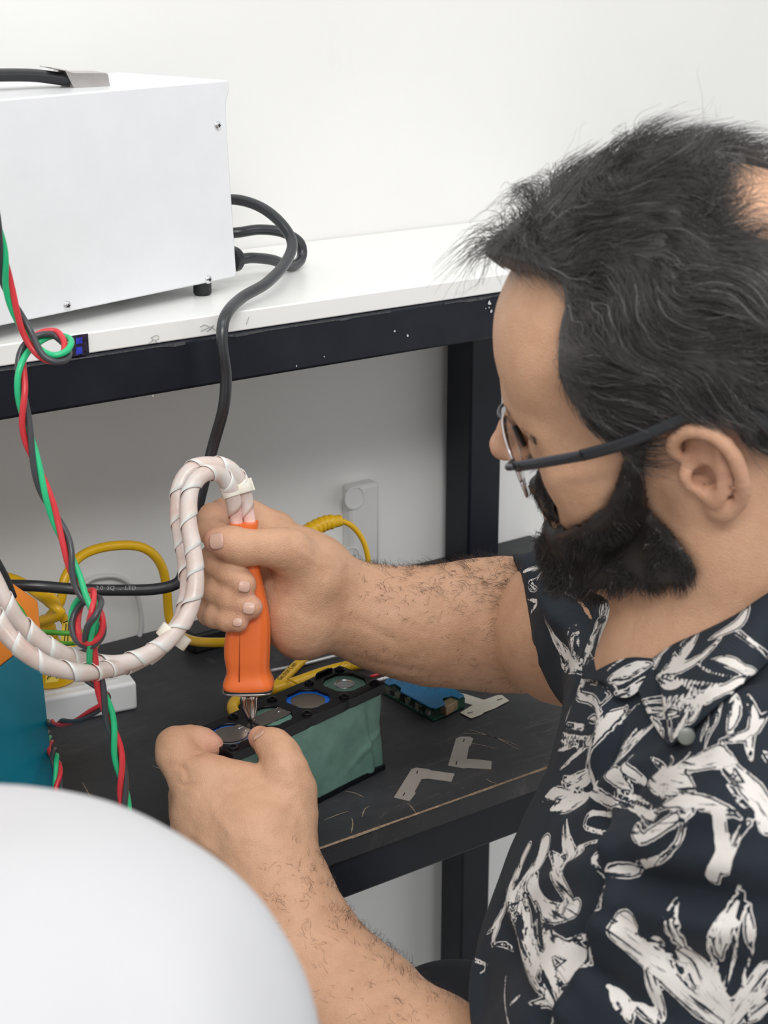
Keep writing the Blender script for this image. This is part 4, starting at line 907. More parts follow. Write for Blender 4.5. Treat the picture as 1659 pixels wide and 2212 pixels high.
# palm, thenar and back of the hand
WW = 1.318
B.cone(WRR, P(668, 1265, 1.315+HD), 0.0285, 0.030, 0.022)
B.ell(P(645, 1265, 1.305+HD), (W(80, 1.3), W(98, 1.3), 0.025), np.array([vn(RT*0.86+UP*-0.30), vn(UP*0.86+RT*0.30), FW]), 0.018)
B.ell(P(640, 1330, 1.300+HD), (W(58, 1.3), W(70, 1.3), 0.024), np.array([RT, UP, FW]), 0.018)      # heel of the hand
B.cone(P(665, 1235, 1.315+HD), P(585, 1165, 1.325+HD), 0.028, 0.020, 0.022)                             # back towards the index knuckle
B.cone(P(650, 1345, 1.310+HD), P(600, 1340, 1.325+HD), 0.026, 0.016, 0.02)
# thumb
chain_px([(672, 1245, 1.290, 56), (622, 1190, 1.272, 41), (585, 1182, 1.262, 36)], 0.014)
chain_px([(590, 1182, 1.262, 36), (548, 1182, 1.254, 33.5), (520, 1180, 1.250, 32), (492, 1171, 1.248, 30), (466, 1167, 1.249, 27)], 0.008)
# index: arch over the back, tip coming round the left
chain_px([(600, 1140, 1.330, 34), (540, 1118, 1.325, 34), (488, 1112, 1.315, 33), (462, 1122, 1.295, 32), (456, 1146, 1.280, 27), (478, 1152, 1.270, 24)], 0.007)
# middle, ring, little
def finger(y0, y1, y2, xt, yt, r, xl, k=0.0042):
    chain_px([(600, y0-12, 1.330, r+3), (500, y0, 1.325, r+2), (xl+r+6, y0+4, 1.305, r+1.5), (xl+r, y1, 1.288, r+0.5), (xl+r+14, y1+5, 1.270, r), (xl+r+42, y2, 1.260, r), (xt-r*0.75, yt, 1.2545, r-2.5)], k)
finger(1206, 1212, 1238, 549, 1262, 30, 428)
finger(1262, 1272, 1296, 563, 1312, 28, 430)
finger(1312, 1326, 1340, 534, 1346, 23, 428)

HD = -0.026
# ---- left hand: back of the hand to the viewer, thumb and index pinching the pack's end
LHD = 1.215
B.cone(WRL, P(560, 1815, 1.196+HD), 0.0285, 0.031, 0.02)
B.ell(P(530, 1775, 1.220+HD), (W(146, 1.2), W(118, 1.2), 0.027), np.array([vn(RT+UP*0.12), vn(UP-RT*0.12), FW]), 0.02)
B.cone(P(600, 1810, 1.205+HD), P(624, 1725, 1.220+HD), W(64, 1.2), W(48, 1.2), 0.014)
B.cone(P(560, 1830, 1.21+HD), P(440, 1720, 1.228+HD), W(80, 1.2), W(55, 1.2), 0.02)
B.cone(P(448, 1668, 1.222+HD), P(548, 1712, 1.222+HD), W(41, 1.2), W(46, 1.2), 0.014)
B.cone(P(480, 1830, 1.218+HD), P(428, 1782, 1.232+HD), W(60, 1.2), W(42, 1.2), 0.02)
chain_px([(618, 1745, 1.214, 56), (626, 1698, 1.214, 46), (620, 1660, 1.214, 39)], 0.010)
ZT = ZD+PH
B.chain([(P(620, 1660, 1.188), W(39, 1.2)), (P(607, 1628, 1.195), W(36, 1.2)), (P(588, 1608, 1.203), W(32, 1.2)), (onz(562, 1594, ZT+0.0080), W(26, 1.22))], 0.008)
# index: knuckle, bend at the left, pad on the pack's end
chain_px([(470, 1735, 1.225, 50), (412, 1672, 1.232, 43), (382, 1632, 1.238, 38), (378, 1612, 1.244, 38)], 0.010)
chain_px([(380, 1608, 1.244, 37), (410, 1602, 1.252, 33), (438, 1605, 1.253, 30), (457, 1611, 1.252, 26)], 0.005)
# middle, ring, little curl underneath along the pack's left end
for i, (x0, y0, x1, y1, x2, y2, r) in enumerate([(420, 1740, 398, 1715, 430, 1690, 33), (408, 1778, 398, 1755, 440, 1730, 31), (414, 1805, 408, 1782, 440, 1755, 26)]):
    chain_px([(x0+50, y0, 1.232, r+6), (x0, y0, 1.245, r+3), (x1+4, y1, 1.256, r), (x2, y2, 1.268, r-3)], 0.007)

lo = np.array([min(P(400, 1200, 1.3)[0], 0.40), 0.40, 0.55]); hi = np.array([1.0, 1.15, 1.36])
VB, FB = B.mesh(lo, hi, 0.0019, smooth=1)
NB = normals(VB, FB)
pb = proj(VB)
hq = to_h(VB)
# ---- creases: short valleys drawn across the skin
def crease(V, N, pts, w, depth, rad=0.02):
    A_ = []
    for q in pts:
        pq = q if len(q) == 3 else (*q, 1.25); A_.append(P(*pq))
    # slide the anchors to the nearest skin
    A_ = [V[np.argmin(((V-a)**2).sum(1))] for a in A_]
    c = catmull(A_, 0.002); m = np.nonzero(np.min(((V[:, None, :]-c[None, ::3])**2).sum(2) if len(V) < 4000 else np.full((1, 1), 0), axis=1) < 9)[0] if False else None
    lo_, hi_ = c.min(0)-3*w, c.max(0)+3*w; idx = np.nonzero(((V > lo_) & (V < hi_)).all(1))[0]
    if not len(idx): return
    d, t = poly_dist(V[idx], list(c)); g = np.exp(-(d/w)**2)*np.sin(np.pi*np.clip(t*0.94+0.03, 0, 1))**0.5
    V[idx] -= N[idx]*(g*depth)[:, None]
for q, w, dp in [
    # right thumb knuckle and thenar folds
    ([(524, 1148, 1.25), (526, 1170, 1.245), (522, 1196, 1.245)], .0012, .0007), ([(534, 1150, 1.25), (537, 1172, 1.245), (533, 1198, 1.245)], .0011, .0006), ([(545, 1152, 1.25), (548, 1174, 1.245), (545, 1194, 1.245)], .0010, .0005),
    ([(565, 1232, 1.25), (600, 1236, 1.26), (650, 1226, 1.27)], .0016, .0013), ([(575, 1244, 1.25), (620, 1262, 1.265), (680, 1250, 1.28)], .0015, .0008), ([(585, 1262, 1.26), (630, 1276, 1.27), (690, 1262, 1.28)], .0014, .0006),
    ([(600, 1325, 1.27), (650, 1345, 1.28), (680, 1330, 1.29)], .0018, .0011), ([(590, 1150, 1.27), (620, 1170, 1.27), (655, 1180, 1.28)], .0013, .0005), ([(708, 1240, 1.30), (712, 1290, 1.29), (690, 1350, 1.29)], .0022, .0008),
    ([(465, 1095, 1.30), (480, 1118, 1.29), (492, 1142, 1.28)], .0014, .0012), ([(480, 1245, 1.26), (500, 1255, 1.255), (512, 1266, 1.252)], .0010, .0005), ([(487, 1300, 1.26), (500, 1310, 1.255), (508, 1320, 1.252)], .0010, .0005),
    ([(1140, 1400, 1.33), (1142, 1430, 1.33), (1150, 1462, 1.33)], .0022, .0022),
    # left hand
    ([(560, 1598, 1.24), (590, 1600, 1.235), (615, 1604, 1.235)], .0009, .0005), ([(566, 1610, 1.24), (595, 1610, 1.23), (620, 1614, 1.23)], .0009, .0006), ([(570, 1620, 1.24), (598, 1621, 1.23), (628, 1624, 1.23)], .0009, .0005),
    ([(383, 1672, 1.21), (410, 1668, 1.20), (440, 1690, 1.20)], .0022, .0017), ([(400, 1650, 1.21), (430, 1665, 1.20), (450, 1690, 1.20)], .0016, .0016), ([(382, 1700, 1.21), (400, 1740, 1.20), (395, 1775, 1.20)], .0022, .0009),
    ([(570, 1662, 1.21), (545, 1680, 1.20), (505, 1650, 1.20)], .0024, .0010), ([(640, 1840, 1.19), (600, 1850, 1.17), (560, 1862, 1.17)], .0022, .0006),
    ([(590, 1860, 1.16), (520, 1800, 1.16), (450, 1730, 1.17)], .0035, -.0010), ([(575, 1880, 1.16), (490, 1840, 1.16), (420, 1790, 1.18)], .0035, -.0008), ([(655, 1730, 1.17), (620, 1790, 1.16), (560, 1850, 1.16)], .0022, -.0008),
    ([(630, 1700, 1.17), (560, 1720, 1.16), (500, 1690, 1.17)], .0040, .0009), ([(395, 1690, 1.19), (415, 1700, 1.19), (440, 1695, 1.19)], .0016, .0010), ([(760, 1420, 1.29), (860, 1445, 1.29), (960, 1470, 1.29)], .0050, .0010), ([(735, 1330, 1.28), (800, 1350, 1.28), (880, 1390, 1.28)], .0045, .0010),
    ([(600, 1165, 1.23), (650, 1200, 1.24), (690, 1235, 1.26)], .0030, -.0008)]:
    crease(VB, NB, q, w, dp)
# neck folds
for q in [[hp_(20, 60, -80), hp_(45, 45, -98), hp_(60, 20, -105)]]: pass
arm = (hq[:, 0] > 120) | (np.linalg.norm(hq, axis=1) > 330)
# fine undulation over arms and hands, none on the face
VB += NB*(0.00028*vnoise(VB, 190, 3)+0.0006*vnoise(VB, 60, 5))[:, None]*np.where(arm, 1, 0.35)[:, None]
# skin resting on the bench flattens against its top
m = (VB[:, 1] > YF-0.004) & (VB[:, 2] < ZD+0.0006) & (VB[:, 2] > 0.70) & (VB[:, 0] < 0.8); VB[m, 2] = ZD+0.0006
# ---- where hair grows: outlines taken on the near side of the head and mirrored to the far side
near = HO+(np.c_[hq[:, 0], np.abs(hq[:, 1]), hq[:, 2]]*0.001)@HR
pn = proj(near)[:, :2]
onhead = (np.linalg.norm(hq-np.array([10, 0, 0]), axis=1) < 160)
HAIRP = [(900, 560), (1085, 590), (1100, 592), (1160, 598), (1222, 620), (1232, 660), (1216, 705), (1212, 780), (1226, 850), (1262, 900), (1300, 938), (1340, 975), (1352, 1010), (1392, 1010), (1400, 950), (1412, 905), (1450, 890), (1500, 885), (1570, 905), (1610, 960), (1700, 1010), (1850, 1060), (2100, 1000), (2100, 0), (900, 0)]
BEARDP = [(1345, 985), (1392, 985), (1398, 1060), (1410, 1100), (1450, 1140), (1490, 1185), (1515, 1235), (1490, 1262), (1400, 1268), (1300, 1262), (1200, 1240), (1100, 1200), (1000, 1100), (1010, 985), (1095, 985), (1130, 1012), (1162, 1060), (1178, 1105), (1195, 1142), (1250, 1128), (1298, 1092), (1328, 1045)]
mh = inpoly(pn, HAIRP) & onhead & (hq[:, 2] > -60)
mb = inpoly(pn, BEARDP) & onhead & (hq[:, 2] > -116) & (hq[:, 0] > -18) & ~((hq[:, 0] > 96) & (hq[:, 2] > -30))
earm = (np.abs(hq[:, 1]) > 74) & (hq[:, 0] < 6) & (hq[:, 0] > -45) & (np.abs(hq[:, 2]+2) < 40)
mb |= (hq[:, 2] < -24) & (hq[:, 2] > -47) & (np.abs(hq[:, 1]) < 36) & (hq[:, 0] > 82) & (hq[:, 0] < 125-0.4*np.abs(hq[:, 1])) & ~((hq[:, 0] > 104) & (hq[:, 2] > -28))
mb &= ~((hq[:, 2] < -47) & (hq[:, 2] > -66) & (np.abs(hq[:, 1]) < 21) & (hq[:, 0] > 90))
mh &= ~((np.abs(hq[:, 1]) > 73) & (hq[:, 2] < 34) & (hq[:, 0] > -40) & (hq[:, 0] < 10))
lips = (hq[:, 0] > 98) & (np.abs(hq[:, 1]) < 22) & (hq[:, 2] < -45) & (hq[:, 2] > -66)
def soften(m, n):
    v = m.astype(float); E_ = np.concatenate([FB[:, [0, 1]], FB[:, [1, 2]], FB[:, [2, 3]], FB[:, [3, 0]]]); c = np.bincount(E_[:, 0], minlength=len(VB))
    sub = np.nonzero(onhead)[0]
    for _ in range(n): v = 0.5*v+0.5*np.bincount(E_[:, 0], v[E_[:, 1]], minlength=len(VB))/np.maximum(c, 1)
    return v
sh_, sb_, sl_ = soften(mh, 14), soften(mb, 10), soften(lips, 2)
bald = np.exp(-((np.c_[pn[:, 0]-1665, pn[:, 1]-425]/np.array([120, 110]))**2).sum(1)**1.5)*(hq[:, 2] > 60)
sh_ = sh_*np.clip(1.25-1.3*bald, 0, 1)
NB = normals(VB, FB)
me = mesh_np('body', VB, FB)
red = np.zeros(len(VB))
for q, r in [((555, 1590, 1.22), .012), ((470, 1608, 1.225), .016), ((490, 1115, 1.27), .012), ((545, 1265, 1.23), .010), ((560, 1315, 1.23), .010), ((530, 1345, 1.23), .009), ((455, 1165, 1.22), .012)]:
    red += np.exp(-(np.linalg.norm(VB-P(*q), axis=1)/r)**2)
red += 0.6*np.exp(-(np.linalg.norm(VB-hp_(118, 0, -12), axis=1)/.016)**2)+0.5*np.exp(-(np.linalg.norm(VB-hp_(-20, 84, 0), axis=1)/.03)**2)
set_attr(me, 'red', np.clip(red, 0, 1)); set_attr(me, 'lips', sl_); set_attr(me, 'stubble', np.clip(np.maximum(sb_, sh_*(1-bald)), 0, 1))
def skin_mat():
    t = NT('skin'); n = t.noise(34, 7, 0.7); n2 = t.noise(160, 5, 0.7)
    c = t.ramp(n, [(0.25, (0.53, 0.290, 0.170)), (0.5, (0.62, 0.360, 0.225)), (0.75, (0.68, 0.410, 0.265))])
    c = t.mix(t.ramp(n2, [(0.55, (0, 0, 0)), (0.75, (0.22, 0.22, 0.22))]), c, (0.40, 0.20, 0.13))
    c = t.mix(t.math('MULTIPLY', t.attr('red'), 0.55), c, (0.62, 0.30, 0.24))
    c = t.mix(t.math('MULTIPLY', t.attr('lips'), 0.7), c, (0.36, 0.15, 0.13))
    c = t.mix(t.math('MULTIPLY', t.attr('stubble'), 0.72), c, (0.06, 0.045, 0.040))
    t.l(c, t.b.inputs['Base Color']); t.b.inputs['Roughness'].default_value = 0.50; t.b.inputs['Specular IOR Level'].default_value = 0.38
    t.b.inputs['Subsurface Weight'].default_value = 0.12; t.b.inputs['Subsurface Scale'].default_value = 0.004; t.b.inputs['Subsurface Radius'].default_value = (1.0, 0.35, 0.2)
    tc = t.new('ShaderNodeTexCoord'); vo = t.new('ShaderNodeTexVoronoi'); vo.feature = 'DISTANCE_TO_EDGE'; vo.inputs['Scale'].default_value = 520
    t.l(tc.outputs['Object'], vo.inputs['Vector'])
    h = t.math('ADD', t.math('MULTIPLY', t.ramp(vo.outputs['Distance'], [(0.0, (0, 0, 0)), (0.25, (1, 1, 1))]), 0.6), t.math('MULTIPLY', t.noise(320, 5, 0.7), 1.0))
    t.bump(h, 0.45, 0.0005); return t.m
person = empty('person', P(1560, 2500, 1.03), 'bearded man in a black shirt with white leaf print, welding the battery pack', 'person')
body = link('body', me, skin_mat(), person)

# ---- hair and beard: a dark matted layer grown out of the skin plus separate strands
def hair_mat(name, c, g=0.5):
    t = NT(name); f = t.noise(45, 4, 0.6, sc=(1, 1, 1)); t.l(t.ramp(f, [(0.3, tuple(x*0.6 for x in c)), (0.7, tuple(x*1.5 for x in c))]), t.b.inputs['Base Color'])
    t.b.inputs['Roughness'].default_value = g; t.b.inputs['Specular IOR Level'].default_value = 0.45; return t.m
M_HAIR = hair_mat('dark_hair', (0.052, 0.048, 0.047), 0.40); M_BEARD = hair_mat('beard_hair', (0.017, 0.0135, 0.0125), 0.42)
def shell(name, w, thick, push, m, lump, thr=0.45):
    k = np.clip((w-thr)/(1-thr), 0, 1); k = k*k*(3-2*k); off = thick*(k**0.6)-0.0012*(1-k)
    V = VB+NB*off[:, None]+push*k[:, None]
    V += NB*(lump*k*(vnoise(VB, 55, 21)+0.6*vnoise(VB, 120, 22)))[:, None]
    keep = (w > thr-0.12); fk = keep[FB].all(1); F_ = FB[fk]; u, inv = np.unique(F_, return_inverse=True); V2 = V[u]; F2 = inv.reshape(F_.shape)
    for _ in range(4): V2 = lap(V2, F2, 0.5)
    return V2, F2, u, k[u]
top_push = np.clip((hq[:, 0]-30)/50, 0, 1)[:, None]*np.clip((hq[:, 2]-55)/35, 0, 1)[:, None]
pushH = top_push*(hF*0.006+hU*0.002)[None]
thH = 0.010*(1-0.85*bald)*(0.30+0.70*np.clip((hq[:, 2]-15)/60, 0, 1))+0.006*top_push[:, 0]
VH, FH, uH, kH = shell('hair', sh_, thH, pushH, M_HAIR, 0.0022)
hair = link('hair', mesh_np('hair', VH, FH), M_HAIR, person)
low = np.clip((-hq[:, 2]-60)/45, 0, 1)
thB = 0.006+0.007*low
pushB = low[:, None]*(-hU*0.003+hF*0.003)[None]
VD, FD, uD, kD = shell('beard', sb_, thB, pushB, M_BEARD, 0.0012)
beard = link('beard', mesh_np('beard', VD, FD), M_BEARD, person)
def grow(V, F_, n, k, L, flow, wave, wf, lift, jit, clump=0.5, wts=None, seed=0):
    g = np.random.default_rng(seed); N = normals(V, F_); tri = g.integers(0, len(F_), n*2)
    if wts is not None:
        pw = wts[F_].mean(1); tri = tri[g.random(len(tri)) < pw[tri]]
    tri = tri[:n]; n = len(tri); a, b = g.random(n)[:, None], g.random(n)[:, None]; q = V[F_[tri]]
    root = (q[:, 0]*(1-a)+q[:, 1]*a)*(1-b)+(q[:, 3]*(1-a)+q[:, 2]*a)*b; nn = vnr(N[F_[tri]].mean(1))
    Lr = L(root) if callable(L) else np.full(n, L); Lr = Lr*g.uniform(0.55, 1.15, n)
    C = np.zeros((n, k, 3)); p = root-nn*0.002; C[:, 0] = p
    for i in range(1, k):
        f = flow(p, nn); w = np.stack([vnoise(p, wf, seed+31+j) for j in range(3)], 1)*wave+g.normal(0, jit, (n, 3))
        d = f+w; d -= nn*(np.einsum('ij,ij->i', d, nn)*clump)[:, None]; d = vnr(d+nn*(lift*(1-i/k))); p = p+d*(Lr/(k-1))[:, None]; C[:, i] = p
    return C
def vnr(v): return v/(np.linalg.norm(v, axis=1)[:, None]+1e-12)
def flow_top(p, nn):
    h = to_h(p); fr = np.clip((h[:, 0]-35)/45, 0, 1)[:, None]*np.clip((h[:, 2]-70)/30, 0, 1)[:, None]
    base = (-hF*0.75-hU*0.45)[None]*(1-fr)+(hF*0.50+hL*0.25-hU*0.95)[None]*fr
    s_ = np.sign(h[:, 1])[:, None]; return base+hL[None]*s_*0.18*(1-fr)
keepw = np.clip(kH*1.2, 0, 1)*(1-0.93*bald[uH])
nearw = np.where(hq[uH][:, 1] > -45, 1.0, 0.55)
C = grow(VH, FH, 21000, 8, lambda r: 0.020+0.018*np.clip((to_h(r)[:, 2]-20)/60, 0, 1), flow_top, 1.25, 38, 0.55, 0.16, 0.75, keepw*nearw, 5)
FORE = [(1000, 640), (1120, 625), (1200, 640), (1203, 860), (1250, 915), (1300, 955), (1320, 1000), (1000, 1000)]
def clear_face(C):
    ok = np.ones(len(C), bool)
    for k in (3, 5, C.shape[1]-1):
        h = to_h(C[:, k]); q = proj(HO+(np.c_[h[:, 0], np.abs(h[:, 1]), h[:, 2]]*0.001)@HR)[:, :2]; ok &= ~inpoly(q, FORE)
    return C[ok]
C = clear_face(C)
strands('hair_strands', C, 0.00016, M_HAIR, hair)
g_ = np.random.default_rng(8); sel = g_.random(len(C)) < 0.045
strands('grey_strands', C[sel]+g_.normal(0, .0006, (sel.sum(), 1, 3)), 0.00018, hair_mat('grey_hair', (0.22, 0.21, 0.20), 0.35), hair)
fl = grow(VH, FH, 1400, 10, 0.05, flow_top, 1.5, 30, 0.9, 0.20, 0.3, keepw*np.clip(top_push[uH, 0]+0.25, 0, 1), 15)
strands('loose_strands', clear_face(fl), 0.00009, M_HAIR, hair)
def flow_beard(p, nn): return (-hU*0.95+hF*0.25)[None]+0*p
C = grow(VD, FD, 24000, 6, lambda r: 0.008+0.005*np.clip((-to_h(r)[:, 2]-50)/50, 0, 1), flow_beard, 0.9, 70, 1.0, 0.30, 0.25, np.clip(0.25+kD, 0, 1), 6)
strands('beard_strands', C, 0.00016, M_BEARD, beard)
sel = g_.random(len(C)) < 0.012
strands('grey_strands', C[sel]*1.0, 0.00014, hair_mat('grey_whisker', (0.35, 0.33, 0.31), 0.35), beard)
# eyebrows and lashes
def sub(mask):
    fk = mask[FB].all(1); F_ = FB[fk]; u, inv = np.unique(F_, return_inverse=True); return VB[u], inv.reshape(F_.shape)
V2, F2 = sub((hq[:, 0] > 62) & (np.abs(np.abs(hq[:, 1])-31) < 21) & (np.abs(hq[:, 2]-(25-0.08*(np.abs(hq[:, 1])-30))) < 3.8) & (hq[:, 0] > 68) & onhead)
strands('eyebrows', grow(V2, F2, 1500, 5, 0.009, lambda p, nn: np.sign(to_h(p)[:, 1])[:, None]*hL[None]*1.0-hU[None]*0.1, 0.15, 90, 0.2, 0.08, 0.8, None, 9), 0.00012, M_BEARD, person)
V2, F2 = sub((hq[:, 0] > 78) & (np.abs(np.abs(hq[:, 1])-31) < 13) & (np.abs(hq[:, 2]+1.0) < 2.0) & onhead)
if len(F2) > 4: strands('eyelashes', grow(V2, F2, 160, 5, 0.009, lambda p, nn: (hF-hU*0.5)[None]+0*p, 0.1, 90, 0.2, 0.1, 0.0, None, 10), 0.0001, M_BEARD, person)
# hair of the arms: short curved strands, thickest along the upper edge of the far forearm
def armhair(a, b, rad, n, L, seed, up_bias):
    ab = b-a; t = ((VB-a)@ab)/(ab@ab); m = (t > 0.02) & (t < 1.0) & (np.linalg.norm(VB-a-t[:, None]*ab, axis=1) < rad); V2, F2 = sub(m); N2 = normals(V2, F2)
    w = np.clip(0.25+N2@up_bias, 0.05, 1); ax_ = vn(b-a)
    return grow(V2, F2, n, 5, L, lambda p, nn: ax_[None]*-0.6-UP[None]*0.25+0*p, 0.9, 130, 0.55, 0.30, 0.2, w, seed)
M_AH = hair_mat('arm_hair', (0.035, 0.022, 0.017), 0.5)
strands('arm_hair', armhair(WRR, ELR, 0.07, 5200, 0.013, 41, vn(UP*1.0+FW*0.35)), 0.00010, M_AH, person)
strands('arm_hair', armhair(WRL, ELL, 0.075, 5000, 0.012, 42, vn(RT*0.6+FW*0.2-FW*0.5)), 0.00010, M_AH, person)
# finger nails, each sitting on its finger
M_NAIL = mat('finger_nail', (0.66, 0.42, 0.33), 0.28, spec=0.5, var=0.05, sss=0.1)
def nail(px, py, wpx, hpx, ang, nrm=None):
    pv = pb_now; m = (np.abs(pv[:, 0]-px) < 6) & (np.abs(pv[:, 1]-py) < 6) & (NB@(-FW) > 0.1)
    i = np.nonzero(m)[0]; i = i[np.argmin(pv[i, 2])]; c = VB[i]; n = vn(NB[m & (pv[:, 2] < pv[i, 2]+0.004)].mean(0)) if nrm is None else vn(nrm)
    d = pv[i, 2]; a = math.radians(ang); u = RT*math.cos(a)+UP*math.sin(a); u = vn(u-n*np.dot(u, n)); v = np.cross(n, u); w_, h_ = W(wpx, d)/2, W(hpx, d)/2; V = []; nu, nv = 9, 9
    for r in range(nv):
        for k in range(nu):
            x = -1+2*k/(nu-1); y = -1+2*r/(nv-1); X = x*(1-0.18*abs(y)**3); Y = y*(1-0.22*abs(x)**3)
            V.append(c+u*X*w_+v*Y*h_+n*(0.0009-0.0013*Y*Y*(h_/0.004)-0.0004*X*X))
    Fs = [(r*nu+k, r*nu+k+1, (r+1)*nu+k+1, (r+1)*nu+k) for r in range(nv-1) for k in range(nu-1)]
    o = link('fingernail', mesh_py('fingernail', V, Fs), M_NAIL, person); m_ = o.modifiers.new('s', 'SOLIDIFY'); m_.thickness = 0.0006; m_.offset = -1; return o
pb_now = proj(VB)
nail(461, 1165, 36, 38, 5); nail(533, 1264, 26, 26, -12); nail(538, 1312, 27, 29, -5); nail(514, 1345, 21, 20, 0); nail(556, 1583, 34, 14, -14)

# ============================================================ SHIRT
S = Field(); o_ = 0.009
S.ell(P(1680, 1800, 1.02), (0.108, 0.172, 0.130), TR, 0.05)
S.ell(P(1610, 1980, 1.03), (0.128, 0.172, 0.180), TR, 0.06)
S.ell(P(1450, 2340, 1.03), (0.128, 0.172, 0.170), TR, 0.06)
S.cone(NK2, SHL, 0.064, 0.058, 0.05); S.cone(NK2, SHR, 0.062, 0.056, 0.05)
HEM = P(1110, 1352, 1.35); axr = vn(ELR-SHR)
S.chain([(SHR, 0.058), (P(1240, 1360, 1.27), 0.0580), (HEM, 0.0570)], 0.03)
ll = vn(ELL-SHL)
S.chain([(SHL, 0.072), (SHL+(ELL-SHL)*0.5, 0.076), (SHL+(ELL-SHL)*0.80, 0.082)], 0.03)
# openings
S.cone(P(1235, 1358, 1.275), P(1060, 1352, 1.37), 0.0525, 0.0530, 0.003, 's')
S.cone(SHL+(ELL-SHL)*0.62, ELL+ll*0.1, 0.066, 0.072, 0.003, 's')
S.cone(NKB-tu*0.005, hp_(-26, 0, -14), 0.069, 0.062, 0.004, 's')
S.cone(P(1500, 1330, 0.960), P(1375, 1432, 0.955), 0.045, 0.016, 0.006, 's')
S.cone(P(1560, 1310, 0.960), P(1500, 1330, 0.960), 0.050, 0.045, 0.006, 's')
def hem_cut(Q, d):
    m = (np.linalg.norm(Q-P(1120, 1350, 1.34), axis=1) < 0.15); n1 = vn(-RT*0.97-UP*0.08); n2 = vn(-RT*0.64-UP*0.77)
    e = np.maximum((Q-P(1121, 1290, 1.30))@n1, (Q-P(1175, 1412, 1.30))@n2)
    d = np.where(m, np.maximum(d, e), d); e2 = (Q-(SHL+(ELL-SHL)*0.84))@ll; m2 = np.linalg.norm(Q-(SHL+(ELL-SHL)*0.84), axis=1) < 0.16
    return np.where(m2, np.maximum(d, e2), d)
VS, FS = S.mesh(np.array([0.38, 0.32, 0.50]), np.array([1.05, 1.08, 1.15]), 0.0024, extra=hem_cut, smooth=2)
NS = normals(VS, FS); pS = proj(VS)
vis = np.einsum('ij,ij->i', NS, CAM-VS) > 0
def anchor(px, py):
    m = np.nonzero(vis & (np.abs(pS[:, 0]-px) < 40) & (np.abs(pS[:, 1]-py) < 40))[0]
    if not len(m):
        m = np.nonzero(vis)[0]
    e = (pS[m, 0]-px)**2+(pS[m, 1]-py)**2; r = max(e.min()*1.5+60, 60); c = m[e <= r]; return VS[c[np.argmin(pS[c, 2])]]
def U_(x, y): return (1100+x/2.968, 1180+y/2.968)
def D_(x, y): return (1000+x/2.517, 1650+y/2.517)
# folds: (sign height mm, width mm, points)
FOLDS = [(5, 11, [D_(300, 700), D_(620, 600), D_(760, 540), D_(1000, 420), D_(1300, 260), D_(1650, 330)]), (-5, 9, [D_(760, 560), D_(900, 640), D_(1200, 700), D_(1650, 780)]), (5, 11, [D_(820, 700), D_(1100, 830), D_(1650, 880)]),
         (-6, 9, [D_(740, 300), D_(760, 450), D_(740, 620), D_(700, 800), D_(600, 980), D_(480, 1250), D_(400, 1415)]), (5, 9, [D_(830, 240), D_(870, 420), D_(820, 600), D_(830, 760), D_(640, 1080), D_(540, 1300)]),
         (4, 8, [D_(700, 860), D_(900, 960), D_(1100, 1100)]), (-4, 7, [D_(600, 1000), D_(700, 1150), D_(900, 1260), D_(1100, 1400)]), (4, 8, [D_(520, 1270), D_(560, 1415)]), (-4, 7, [D_(900, 1000), D_(1100, 1080), D_(1300, 1130), D_(1650, 1110)]),
         (-5, 7, [U_(340, 150), U_(380, 300), U_(450, 420), U_(470, 560)]), (4, 7, [U_(230, 150), U_(210, 300), U_(270, 450), U_(420, 640)]), (-4, 7, [U_(520, 400), U_(480, 620), U_(420, 830), U_(380, 960)]),
         (4, 9, [U_(560, 960), U_(620, 1100), U_(560, 1300), U_(520, 1500)]), (-4, 8, [U_(700, 1060), U_(640, 1250), U_(540, 1480), U_(300, 1660)]), (4, 9, [U_(1100, 1300), U_(900, 1400), U_(700, 1480), U_(520, 1580)]), (-5, 8, [U_(1200, 1280), U_(1020, 1330), U_(820, 1480), U_(760, 1600)]),
         (3, 8, [D_(250, 650), D_(300, 900), D_(330, 1150)]), (-3, 8, [D_(200, 750), D_(220, 900), D_(300, 1150), D_(400, 1390)]), (4, 9, [D_(100, 1000), D_(80, 1150), D_(60, 1400)]), (4, 12, [U_(1650, 900), U_(1450, 1000), U_(1300, 1130)]), (4, 10, [D_(1650, 560), D_(1300, 520), D_(1000, 560)])]
dsp = np.zeros(len(VS))
for hgt, wdt, pts in FOLDS:
    c = [anchor(*p) for p in pts]; c = list(catmull(np.array(c), 0.01)); d, t = poly_dist(VS, c)
    dsp += 1.7*hgt*0.001*np.exp(-(d/(wdt*0.001))**2)*np.sin(np.pi*np.clip(t*0.9+0.05, 0, 1))**0.5
dsp += 0.0016*vnoise(VS, 22, 2)+0.0006*vnoise(VS, 60, 4)
VS2 = VS+NS*dsp[:, None]
for _ in range(2): VS2 = lap(VS2, FS, 0.5)
